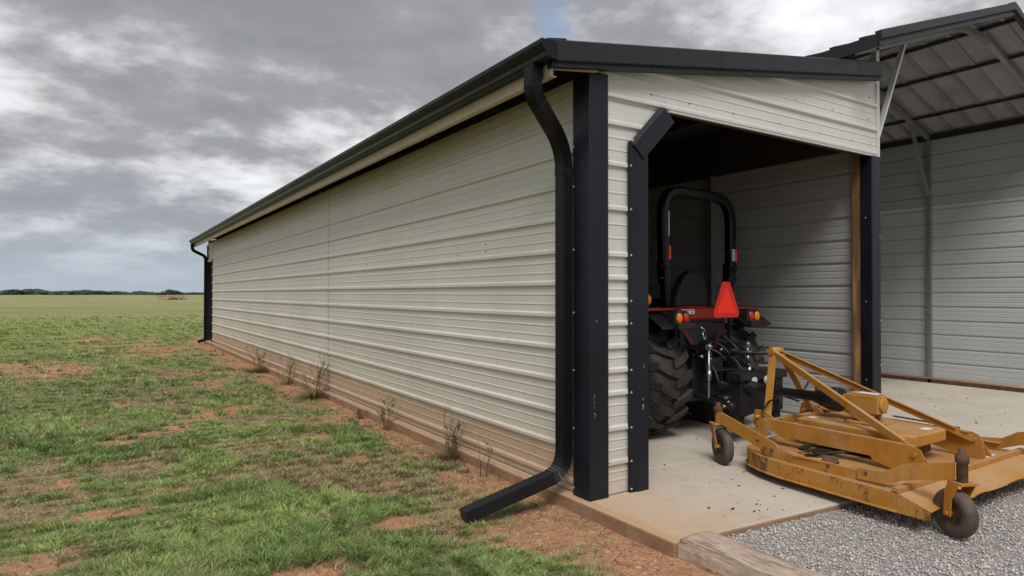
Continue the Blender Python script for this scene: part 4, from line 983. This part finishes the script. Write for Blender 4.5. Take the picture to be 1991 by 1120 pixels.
b = MB(); b.tube([(TX, TY-0.50, 0.86), (TX-0.005, TY-1.20, 0.93)], 0.018); b.tube([(TX, TY-0.70, 0.885), (TX, TY-1.0, 0.915)], 0.028)
b.build('top_link', M['dark_metal'], tr)
b = MB(); b.box((2.30, 0.47, 0.30), (2.98, 0.60, 0.70)); b.box((2.27, 0.44, 0.64), (3.01, 0.62, 0.715)); b.box((2.33, 0.455, 0.56), (2.42, 0.47, 0.60)); b.box((2.84, 0.455, 0.56), (2.95, 0.47, 0.60))
b.box((2.30, 0.50, 0.20), (2.40, 0.58, 0.3)); b.box((2.88, 0.50, 0.20), (2.98, 0.58, 0.3))
hb = b.build('hitch_frame', M['black_plastic'], tr, bevel=0.01)
b = MB(); b.prism([(2.43, 0.60), (2.51, 0.60), (2.51, 0.655), (2.49, 0.672), (2.455, 0.672), (2.43, 0.655)], 'y', 0.4345, 0.4385); b.build('decal', M['white'], hb)
b = MB(); b.lathe([(0, 0.001), (0.001, 0.042), (0.004, 0.042)], (2.66, 0.4345, 0.635), (0, 1, 0), 20); b.build('decal', M['white'], hb)
# hoses, levers, small bright fittings
rn = random.Random(4)
for k in range(7):
    b = MB(); x = TX + rn.uniform(-0.32, 0.32); z = rn.uniform(0.8, 1.1)
    p0 = Vector((x, TY-0.42, z)); p3 = Vector((x+rn.uniform(-.2, .2), TY-0.75, rn.uniform(0.5, 0.9))); mid_ = (p0+p3)/2 + Vector((0, -0.12, 0.12))
    b.tube([p0*(1-t)**2 + mid_*2*t*(1-t) + p3*t*t for t in [i/8 for i in range(9)]], 0.011); b.build('hydraulic_hose', M['black_plastic'], tr)
b = MB()
for x, y, z in ((-0.30, -0.60, 0.86), (-0.24, -0.66, 0.84), (0.10, -0.52, 0.90), (0.16, -0.55, 0.86), (-0.33, -0.95, 0.44), (-0.42, -0.98, 0.42), (0.02, -0.5, 0.80), (-0.1, -0.75, 0.44)):
    b = MB(); b.lathe([(-0.022, 0.013), (0.022, 0.013)], (TX+x, TY+y, z), (rn.uniform(-1, 1), rn.uniform(-1, 1), rn.uniform(-.6, .6)), 8); b.build('hitch_pin', M['steel'], tr)
b = MB(); b.tube([(TX-0.36, TY-0.64, 1.17), (TX-0.33, TY-0.67, 1.14), (TX-0.315, TY-0.67, 1.06), (TX-0.33, TY-0.67, 1.04), (TX-0.345, TY-0.67, 1.06), (TX-0.345, TY-0.66, 1.12)], 0.006)
b.build('wire_hook', M['steel'], tr)
b = MB(); b.beam((2.50, 0.42, 0.79), (2.64, 0.40, 0.785), 0.02, 0.015); b.build('bright_bracket', M['steel'], tr)
b = MB(); b.beam((2.60, 0.39, 0.765), (2.70, 0.39, 0.785), 0.025, 0.015); b.build('bright_bracket', M['steel'], tr)

# ================================================================ finishing mower
mw = thing('rear_mower', (2.42, -0.7, 0), 'rusty yellow finishing mower deck on caster wheels behind the tractor', 'mower')
ML, MR, MREAR = 1.40, 3.44, -1.45
half = [(1.40, MREAR), (1.415, -1.15), (1.44, -0.8), (1.455, -0.55), (1.50, -0.34), (1.58, -0.17), (1.70, -0.06), (1.88, 0.0), (2.08, 0.03), (2.25, 0.055), (2.42, 0.06)]
mid2 = 2*2.42
outl = half + [(mid2-x, y) for x, y in half[::-1][1:]]
outl = [(x, y) for x, y in outl]
# deck top
b = MB(); b.prism(outl, 'z', 0.178, 0.185); deck = b.build('deck', M['yellow_worn'], mw)
b = MB()   # skirt with a little thickness and a rolled lower edge
K = len(outl); vs_ = []
cx0, cy0 = 2.42, -0.7
for x, y in outl:
    dx, dy = x-cx0, y-cy0; L_ = math.hypot(dx, dy); ux, uy = dx/L_, dy/L_
    if y <= MREAR+0.01: ux, uy = (-1 if x < cx0 else 1), 0
    vs_ += [(x+ux*0.001, y+uy*0.001, 0.187), (x+ux*0.002, y+uy*0.002, 0.075), (x+ux*0.014, y+uy*0.014, 0.070), (x+ux*0.014, y+uy*0.014, 0.063), (x-ux*0.006, y-uy*0.006, 0.063), (x-ux*0.006, y-uy*0.006, 0.177)]
b.add(vs_, [(k*6+j, k*6+(j+1) % 6, (k+1)*6+(j+1) % 6, (k+1)*6+j) for k in range(K-1) for j in range(6)] + [(0,1,2,3,4,5), tuple((K-1)*6+j for j in range(5, -1, -1))])
b.build('skirt', M['yellow_rust'], mw)
b = MB()   # inner curved side rail: a step in from the skirt
b.prism([(1.40, MREAR-0.004), (1.50, MREAR-0.004), (1.50, MREAR+0.03), (1.40, MREAR+0.03)], 'z', 0.186, 0.195)
b.build('corner_plate', M['yellow'], mw)
b = MB()   # rear bar and sloping discharge lip
b.box((ML+0.0, MREAR-0.005, 0.1855), (MR, MREAR+0.035, 0.222)); b.build('rear_bar', M['yellow'], mw, bevel=0.003)
b = MB(); n = 24; vs_ = []; rl_ = random.Random(9)
for i in range(n+1):
    x = ML+0.005 + (MR-ML-0.01)*i/n; wv_ = 0.005*math.sin(i*0.9)+rl_.uniform(-.003, .003)
    vs_ += [(x, MREAR-0.006, 0.186), (x, MREAR-0.20+wv_, 0.120+wv_*0.6), (x, MREAR-0.20+wv_, 0.115+wv_*0.6), (x, MREAR-0.006, 0.180)]
b.add(vs_, [(k*4+j, k*4+(j+1) % 4, (k+1)*4+(j+1) % 4, (k+1)*4+j) for k in range(n) for j in range(4)] + [(0,1,2,3), (n*4+3, n*4+2, n*4+1, n*4)])
b.build('discharge_lip', M['yellow'], mw)
b = MB(); b.prism([(MREAR-0.20, 0.063), (MREAR, 0.063), (MREAR, 0.184), (MREAR-0.02, 0.18), (MREAR-0.20, 0.112)], 'x', ML-0.003, ML+0.001); b.build('side_plate', M['yellow_rust'], mw)
# longitudinal frame rails
for s, x in ((-1, 1.95), (1, 2.89)):
    b = MB()
    b.prism([(0.01, 0.187), (0.01, 0.385), (-0.04, 0.40), (-1.28, 0.395), (-1.34, 0.375), (-1.36, 0.33), (-1.385, 0.187), (-1.20, 0.187), (-1.0, 0.235), (-0.98, 0.265), (-0.40, 0.265), (-0.33, 0.29), (-0.30, 0.24), (-0.12, 0.30), (-0.06, 0.30), (-0.05, 0.187)], 'x', x-0.005, x+0.005)
    b.box((min(x, x-s*0.05), -1.28, 0.388), (max(x, x-s*0.05), -0.04, 0.396))
    b.beam((x-0.012, -0.045, 0.215), (x-0.012, -0.075, 0.385), 0.016, 0.05, (0, 1, 0))
    b.lathe([(0, 0.018), (0.018, 0.018)], (x-0.005, -1.30, 0.335), (-1, 0, 0), 6)
    b.build('frame_rail', M['yellow'], mw)
    # clevis and diagonal brace to the A-frame top
    b = MB(); b.beam((2.43+s*0.055, 0.16, 0.935), (x-s*0.02, -1.30, 0.345), 0.014, 0.055, (0, 0, 1)); A_ = Vector((2.43+s*0.055, 0.16, 0.935)); B_ = Vector((x-s*0.02, -1.30, 0.345)); up_ = Vector((-s*0.012, 0, 0.028)); b.beam(A_+up_, A_+(B_-A_)*0.93+up_, 0.035, 0.006, (0, 0, 1)); b.build('diagonal_brace', M['yellow'], mw)
    # A-frame leg and foot
    b = MB(); b.beam((2.44+s*0.05, 0.17, 0.95), (2.43+s*0.34, 0.02, 0.39), 0.018, 0.065, (0, 1, 0)); b.build('a_frame_leg', M['yellow'], mw)
    b = MB(); b.prism([(0.16, 0.34), (0.13, 0.44), (0.02, 0.44), (-0.10, 0.36), (-0.12, 0.28), (0.12, 0.26)], 'x', 2.43+s*0.36-0.006, 2.43+s*0.36+0.006)
    b.lathe([(-0.06, 0.016), (0.06, 0.016)], (2.43+s*0.36, 0.09, 0.38), (1, 0, 0), 10)
    b.build('hitch_lug', M['yellow_worn'], mw)
    b = MB(); b.prism([(-0.07, 0.315), (0.10, 0.29), (0.17, 0.215), (-0.02, 0.215)], 'x', 2.43+s*0.50-0.004, 2.43+s*0.50+0.004); b.build('gusset', M['yellow_worn'], mw)
b = MB(); b.box((1.955, -0.02, 0.30), (2.885, 0.04, 0.36)); b.build('cross_bar', M['yellow_rust'], mw)
b = MB(); b.lathe([(-0.085, 0.036), (0.085, 0.036)], (2.43, 0.17, 0.955), (1, 0, 0), 18); b.box((2.36, 0.10, 0.905), (2.50, 0.16, 0.93)); b.build('top_pin_tube', M['yellow_worn'], mw)
b = MB()
for x in (1.95, 2.89): b.prism([(-1.33, 0.36), (-1.42, 0.215), (-1.30, 0.215)], 'x', x+0.02, x+0.027)
b.build('rail_gusset', M['yellow'], mw)
# belt cover
b = MB(); b.prism([(2.10, -0.26), (2.62, -0.26), (2.72, -0.38), (2.72, -1.13), (2.66, -1.20), (2.18, -1.20), (2.10, -1.10)], 'z', 0.33, 0.425); cv = b.build('belt_cover', M['yellow'], mw, bevel=0.014)
b = MB(); b.box((2.18, -0.37, 0.4255), (2.26, -0.31, 0.4275)); b.box((2.48, -1.14, 0.4255), (2.58, -1.08, 0.4275)); b.build('decal', M['white'], cv)
b = MB(); b.box((2.13, -1.09, 0.33-0.1), (2.65, -0.35, 0.33)); b.build('spindle_housing', M['rust'], mw)
b = MB()
for x, y in ((1.78, -0.72), (3.06, -0.72), (2.42, -0.45)):
    b = MB(); b.lathe([(0, 0.10), (0.02, 0.09), (0.028, 0.045), (0.045, 0.04), (0.048, 0.001)], (x, y, 0.186), (0, 0, 1), 18); b.build('blade_spindle', M['rust'], mw)
b = MB()   # idler and belt seen under the rail
b.beam((1.80, -0.50, 0.235), (2.2, -0.50, 0.30), 0.05, 0.02); b.lathe([(0, 0.07), (0.03, 0.07)], (1.90, -0.62, 0.20), (0, 0, 1), 18); b.tube([(1.70, -0.6, 0.22), (2.15, -0.9, 0.27), (2.3, -1.1, 0.28)], 0.012); b.build('drive_belt', M['dark_metal'], mw)
# gearbox
b = MB(); b.box((2.305, -0.85, 0.515), (2.455, -0.58, 0.66)); b.box((2.325, -0.83, 0.66), (2.435, -0.60, 0.672)); b.lathe([(0, 0.062), (0.022, 0.058), (0.024, 0.02), (0.024, 0.001)], (2.38, -0.85, 0.588), (0, -1, 0), 20); b.lathe([(0, 0.062), (0.05, 0.055), (0.07, 0.035), (0.07, 0.001)], (2.38, -0.58, 0.588), (0, 1, 0), 20)
b.prism([(-0.58, 0.56), (-0.56, 0.50), (-0.70, 0.44), (-0.70, 0.425), (-0.80, 0.425), (-0.82, 0.515)], 'x', 2.315, 2.335); b.prism([(-0.58, 0.56), (-0.56, 0.50), (-0.70, 0.44), (-0.70, 0.425), (-0.80, 0.425), (-0.82, 0.515)], 'x', 2.425, 2.445)
b.lathe([(0.42, 0.05), (0.52, 0.05)], (2.38, -0.70, 0.0), (0, 0, 1), 16)
gbx = b.build('gearbox', M['yellow'], mw, bevel=0.008)
b = MB(); b.box((2.335, -0.82, 0.6725), (2.425, -0.66, 0.6745)); b.build('decal', M['white'], gbx)
b = MB(); b.box((2.25, -0.88, 0.4255), (2.53, -0.60, 0.44)); b.build('gearbox_mount', M['yellow_rust'], mw)
b = MB(); b.lathe([(0, 0.10), (0.02, 0.105), (0.10, 0.10), (0.24, 0.055), (0.26, 0.045), (0.85, 0.042), (0.88, 0.06), (1.02, 0.09), (1.04, 0.09)], (2.385, -0.50, 0.585), (0.06, 1, -0.02), 22); b.build('driveline_guard', M['black_plastic'], mw)
b = MB(); b.tube([(2.36, -0.12, 0.52), (2.30, 0.0, 0.56), (2.12, 0.03, 0.52), (1.98, 0.0, 0.44), (2.02, -0.02, 0.33)], 0.008); b.tube([(2.40, -0.10, 0.54), (2.60, -0.05, 0.66), (2.72, -0.02, 0.71)], 0.009)
b.tube([(2.74, -0.05, 0.70), (2.74, -0.05, 0.50)], 0.012); b.build('strap', M['black_plastic'], mw)
# loose tray / handle on the deck, label, black strip on the right rail
b = MB(); b.tube([(1.73, -0.35, 0.205), (1.66, -0.62, 0.202), (1.70, -0.72, 0.202), (1.79, -0.70, 0.202), (1.80, -0.60, 0.202), (1.77, -0.52, 0.205)], 0.016); b.beam((1.74, -0.33, 0.205), (1.665, -0.60, 0.205), 0.05, 0.03); b.build('handle', M['yellow'], mw)
b = MB(); b.box((1.64, -0.82, 0.1855), (1.72, -0.76, 0.1875)); b.build('decal', M['white'], mw)
b = MB(); b.box((2.92, -1.40, 0.1855), (3.16, -1.33, 0.1875)); b.build('decal', M['white'], mw)
b = MB(); b.beam((2.87, -0.98, 0.42), (2.87, -1.20, 0.408), 0.05, 0.012); b.beam((2.85, -0.70, 0.43), (2.87, -0.98, 0.42), 0.03, 0.008); b.build('rubber_strip', M['dark_metal'], mw)
# caster arms and casters
def caster(px_, py_, z0, z1, ground, wr, offx, offy, head, name_mat):
    """post at (px,py) from z0 to z1; wheel centre trailing by (offx,offy)"""
    m = MB()
    m.lathe([(z0, 0.026), (z0+0.02, 0.032), (z1-0.09, 0.032), (z1-0.085, 0.040), (z1-0.04, 0.040), (z1-0.035, 0.022), (z1, 0.022)], (px_, py_, 0), (0, 0, 1), 16)
    root = m.build('caster', M['rust'], mw)
    wc = Vector((px_+offx, py_+offy, ground+wr)); axd = Vector((head[1], -head[0], 0))     # wheel axis
    f = MB(); hd = Vector((head[0], head[1], 0)); wd = 0.062; top = Vector((px_, py_, z0))
    pl = top; q = [pl + axd*wd + hd*0.05, pl - axd*wd + hd*0.05, pl - axd*wd - hd*0.06, pl + axd*wd - hd*0.06]
    f.add(q + [p + Vector((0, 0, 0.012)) for p in q], [(0,1,2,3),(4,5,6,7),(0,1,5,4),(1,2,6,5),(2,3,7,6),(3,0,4,7)])
    for s in (-1, 1):
        a0 = pl + axd*(s*wd); a1 = wc + axd*(s*(wd-0.004))
        f.beam(a0 + Vector((0, 0, 0.008)), a0*0.5 + a1*0.5 + hd*0.015 + Vector((0, 0, 0.02)), 0.008, 0.075, hd, 0); f.beam(a0*0.5 + a1*0.5 + hd*0.015 + Vector((0, 0, 0.03)), a1 - Vector((0, 0, 0.015)), 0.008, 0.055, hd, 0)
    f.lathe([(-wd-0.012, 0.014), (wd+0.012, 0.014)], wc, axd, 8)
    f.build('fork', M['yellow_worn'], root)
    w = MB(); h = 0.042
    w.lathe([(-h*0.6, wr*0.50), (-h, wr*0.62), (-h*1.02, wr*0.82), (-h*0.8, wr*0.95), (-h*0.35, wr), (h*0.35, wr), (h*0.8, wr*0.95), (h*1.02, wr*0.82), (h, wr*0.62), (h*0.6, wr*0.50)], wc, axd, 32, 0, True, False)
    whl = w.build('wheel', M['rubber'], root)
    w = MB(); w.lathe([(-h*0.62, wr*0.52), (-h*0.5, wr*0.46), (-h*0.25, wr*0.3), (-h*0.7, wr*0.16), (-h*0.7, 0.001)], wc, axd, 24, 0, True, False); w.lathe([(h*0.62, wr*0.52), (h*0.5, wr*0.46), (h*0.25, wr*0.3), (h*0.7, wr*0.16), (h*0.7, 0.001)], wc, axd, 24, 0, True, False)
    w.build('rim', M['rust'], whl)
hd_ = (0.42, 0.905)
for s in (-1, 1):
    X = lambda x: x if s < 0 else 2*2.42 - x
    caster(X(1.62), 0.185, 0.345, 0.535, 0.0, 0.155, -0.02*0+0.005, -0.045, hd_, 0)
    caster(X(1.555), -1.765, 0.305, 0.525, -0.035, 0.152, -0.015, 0.035, hd_, 0)
    # forward arm, side flat, rear arm
    b = MB()
    def plate(pp, hh, m_, th=0.006):
        """vertical plate along a plan polyline; pp=(x,y,ztop,zbot)"""
        vs_ = []
        for i, (x, y, zt_, zb_) in enumerate(pp):
            if i == 0: d = Vector((pp[1][0]-x, pp[1][1]-y, 0))
            elif i == len(pp)-1: d = Vector((x-pp[i-1][0], y-pp[i-1][1], 0))
            else: d = Vector((pp[i+1][0]-pp[i-1][0], pp[i+1][1]-pp[i-1][1], 0))
            d.normalize(); nrm = Vector((d.y, -d.x, 0))*th
            for q_, z_ in ((1, zt_), (1, zb_), (-1, zb_), (-1, zt_)): vs_.append((x+nrm.x*q_, y+nrm.y*q_, z_))
        n_ = len(pp); m_.add(vs_, [(k*4+j, k*4+(j+1) % 4, (k+1)*4+(j+1) % 4, (k+1)*4+j) for k in range(n_-1) for j in range(4)] + [(0,1,2,3), tuple((n_-1)*4+j for j in (3, 2, 1, 0))])
    plate([(X(1.595), 0.19, 0.455, 0.36), (X(1.59), 0.12, 0.46, 0.355), (X(1.545), -0.44, 0.305, 0.188), (X(1.54), -0.47, 0.28, 0.188)], 0, b); b.build('caster_arm', M['yellow'], mw)
    b = MB(); plate([(X(1.555), -0.30, 0.262, 0.187), (X(1.525), -0.60, 0.257, 0.187), (X(1.50), -1.05, 0.255, 0.187), (X(1.495), -1.32, 0.255, 0.187)], 0, b)
    b.box((X(1.50), -1.32, 0.2475), (X(1.53), -0.62, 0.254)); b.build('side_angle', M['yellow_worn'], mw)
    b = MB(); plate([(X(1.487), -1.14, 0.272, 0.20), (X(1.482), -1.32, 0.290, 0.205), (X(1.50), -1.44, 0.365, 0.255), (X(1.535), -1.73, 0.435, 0.325)], 0, b); b.build('caster_arm', M['yellow'], mw)
    for y, z in ((-0.43, 0.25), (-0.92, 0.24), (-1.20, 0.25), (-0.30, 0.30)):
        b = MB(); b.lathe([(0, 0.014), (0.012, 0.014)], (X(1.52 if y > -0.6 else 1.487), y, z), (s, 0, 0), 6); b.build('bolt', M['rust'], mw)

# ================================================================ weeds along the wall
def weed(x, y, h, spread, nst, seed, label, leafy=1.0, dense=0):
    g = random.Random(seed); z0 = float(gheight(np.array([x]), np.array([y]))[0]) - 0.01
    st, lf = MB(), MB()
    def branch(p, d, L, r, depth):
        pts = [p]; n = 5
        for i in range(n):
            d = (d + Vector((g.uniform(-.22, .22), g.uniform(-.22, .22), g.uniform(-.05, .14)))).normalized(); q = pts[-1] + d*(L/n)
            q.x = min(q.x, -0.035); pts.append(q)
            if depth < 2 and i > 0 and g.random() < 0.75: branch(q, (d + Vector((g.uniform(-1, 1), g.uniform(-1, 1), g.uniform(-.1, .6)))).normalized(), L*g.uniform(.3, .55), r*0.55, depth+1)
            if g.random() < 0.8*leafy:
                for _ in range(1 + (depth > 0)):
                    a = g.uniform(0, 6.28); s_ = g.uniform(0.012, 0.028); v1 = Vector((math.cos(a), math.sin(a), g.uniform(-.6, .4)))*s_; v2 = Vector((-math.sin(a), math.cos(a), g.uniform(-.4, .4)))*s_*0.35
                    lf.add([q, q+v1*0.5+v2, q+v1, q+v1*0.5-v2], [(0, 1, 2, 3)])
        st.tube(pts, r, 5, scales=[1-0.12*i for i in range(len(pts))])
    for i in range(nst):
        a = g.uniform(0, 6.28); k = g.uniform(0, 1)*spread
        branch(Vector((min(x+g.uniform(-.05, .02), -0.11), y+g.uniform(-.03, .03), z0)), Vector((math.cos(a)*k - 0.1*spread, math.sin(a)*k, 1)).normalized(), h*g.uniform(.6, 1.0), 0.0045, 0)
    for _ in range(dense):
        a = g.uniform(0, 6.28); rr = g.uniform(0, 1)*0.22*h/0.4; L = g.uniform(.05, .2); b0 = Vector((min(x-0.04+rr*math.cos(a), -0.1), y+rr*math.sin(a), z0+g.uniform(0, .05)))
        d = Vector((math.cos(a)*0.9, math.sin(a)*0.9, g.uniform(.3, 1.2))).normalized()*L; w = Vector((-math.sin(a), math.cos(a), 0))*0.003
        lf.add([b0-w, b0+w, b0+d*0.6+w*0.6, b0+d, b0+d*0.6-w*0.6], [(0, 1, 2, 3, 4)])
    t_ = thing('dry_weed', (x, y, z0), label, 'weed', 'dry weeds growing along the long wall')
    st.build('stem', M['weed_stem'], t_)
    if lf.v: lf.build('leaves', M['weed_leaf'], t_)
weed(-0.20, 6.25, 0.54, 0.6, 10, 1, 'tallest bushy dry weed under the first panel seam of the long wall', 1.0, 620)
weed(-0.17, 8.1, 0.42, 0.5, 5, 2, 'thin leaning dry weed between the two bushy ones by the long wall', 1.0, 150)
weed(-0.18, 10.2, 0.48, 0.7, 8, 3, 'farthest bushy dry weed low against the long wall', 1.0, 620)
weed(-0.17, 4.35, 0.16, 0.4, 3, 4, 'shortest reddish dead stalk beside the slab edge', 0.4, 30)
weed(-0.16, 3.5, 0.36, 0.45, 4, 5, 'slim twiggy dry weed with a thick dark base by the wall', 0.8, 40)
weed(-0.16, 1.88, 0.40, 0.5, 6, 6, 'dry weed with drooping leaves and brown tuft at its foot', 1.0, 330)
weed(-0.15, 1.52, 0.30, 0.15, 1, 8, 'single upright dead stalk just behind the weed nearest the downspout', 0.3, 0)
weed(-0.17, 1.22, 0.34, 0.35, 2, 7, 'thin bare dry weed nearest the downspout', 0.5, 14)

# ================================================================ litter on the slab
b = MB(); g = random.Random(12)
for k in range(110):
    zone = g.random()
    if zone < 0.55: x, y = g.uniform(4.2, 7.6), g.uniform(-0.9, 2.2)
    elif zone < 0.68: x, y = g.gauss(1.0, 0.25), g.gauss(-0.65, 0.16)
    else: x, y = g.uniform(0.6, 3.8), g.uniform(-0.8, 1.2)
    if y < FE(x)+0.03: continue
    s_ = g.uniform(0.006, 0.020); a = g.uniform(0, 6.28); z = 0.003
    pts_ = [(x+s_*math.cos(a+t)*(1 if i % 2 else 0.6), y+s_*math.sin(a+t)*0.6, z+g.uniform(0, .008)) for i, t in enumerate((0, 1.2, 2.4, 3.6, 4.9))]
    b.add(pts_ + [(p[0], p[1], p[2]-0.002) for p in pts_], [(0,1,2,3,4), (9,8,7,6,5), (0,1,6,5), (1,2,7,6), (2,3,8,7), (3,4,9,8), (4,0,5,9)])
lit = struct(b.build('leaf_litter', M['litter']), 'stuff'); tag(lit, 'scattered dead leaf bits and crumbs on the concrete', 'litter')

# ================================================================ far field: pile and tree line
b = MB(); g = random.Random(21); PX, PY = 14.25, 192.8
for k in range(26):
    t = g.uniform(-1, 1); hgt = max(0.25, 1.25*(1-abs(t-0.25)**1.3))
    r_ = g.uniform(0.5, 1.0)*hgt*0.62
    b.ball((PX + t*3.3, PY + g.uniform(-1.2, 1.2), GZ + hgt*g.uniform(0.25, 0.62)), r_, (g.uniform(1, 1.6), 1.2, g.uniform(.6, .9)), 9, 6, 0, 0.28, g)
for k in range(70):
    x = PX+g.uniform(-3.5, 3.5); y = PY+g.uniform(-1.3, 0.8); z = GZ+g.uniform(.1, 1.1); b.tube([(x, y, z), (x+g.uniform(-1, 1), y+g.uniform(-.5, .3), z+g.uniform(-.1, .6))], 0.035, 4)
pile = b.build('brush_pile', M['pile'], origin=(PX, PY, GZ)); tag(pile, 'low pale heap of brush and soil far out in the field', 'brush pile')
def clumps(name, n, seed, place, mats, label, cat):
    g = np.random.default_rng(seed); 
    ico = []
    ph = (1+5**.5)/2
    for a in (-1, 1):
        for c_ in (-ph, ph): ico += [(0, a, c_), (a, c_, 0), (c_, 0, a)]
    I0 = np.array(ico)/math.hypot(1, ph)
    from itertools import combinations
    F0 = [t for t in combinations(range(12), 3) if all(abs(np.linalg.norm(I0[p]-I0[q])-1.0515) < 0.01 for p, q in combinations(t, 2))]
    Fx = []
    for t in F0:
        a, b_, c_ = I0[list(t)]
        Fx.append(t if np.dot(np.cross(b_-a, c_-a), a) > 0 else (t[0], t[2], t[1]))
    Fx = np.array(Fx); P3, S3 = place(g, n); m = len(P3)
    V = P3[:, None, :] + I0[None]*S3[:, None, :]*g.uniform(0.55, 1.3, (m, 12, 1))
    F = (np.arange(m)*12)[:, None, None] + Fx[None]
    o = np_mesh(name, V.reshape(-1, 3), F.reshape(-1, 3), 3, mats); struct(o, 'stuff'); tag(o, label, cat); return o
def tl_place(g, n):
    az_ = g.uniform(-62, 30, n); a = np.radians(az_) + R(32.8)
    base = 900 + 500*vnoise(az_*0.35, az_*0, 31)
    r = base + g.uniform(-60, 60, n); dens = fbm(az_*0.9, az_*0+4, 35, 4)
    hmax = (2.0 + 4.5*np.clip((dens-0.42)/0.3, 0, 1)) * r/1100
    z = g.uniform(0, 1, n)**1.3*hmax
    S = np.stack([g.uniform(3, 8, n), g.uniform(3, 8, n), g.uniform(1.2, 2.4, n)], -1)*(r/1100)[:, None]
    return np.stack([CAM.x+r*np.sin(a), CAM.y+r*np.cos(a), GZ+z], -1), S
clumps('tree_line', 15000, 8, tl_place, [M['tree']], 'thin dark line of distant trees along the horizon', 'trees')
# tufts of taller dry grass scattered over the middle distance
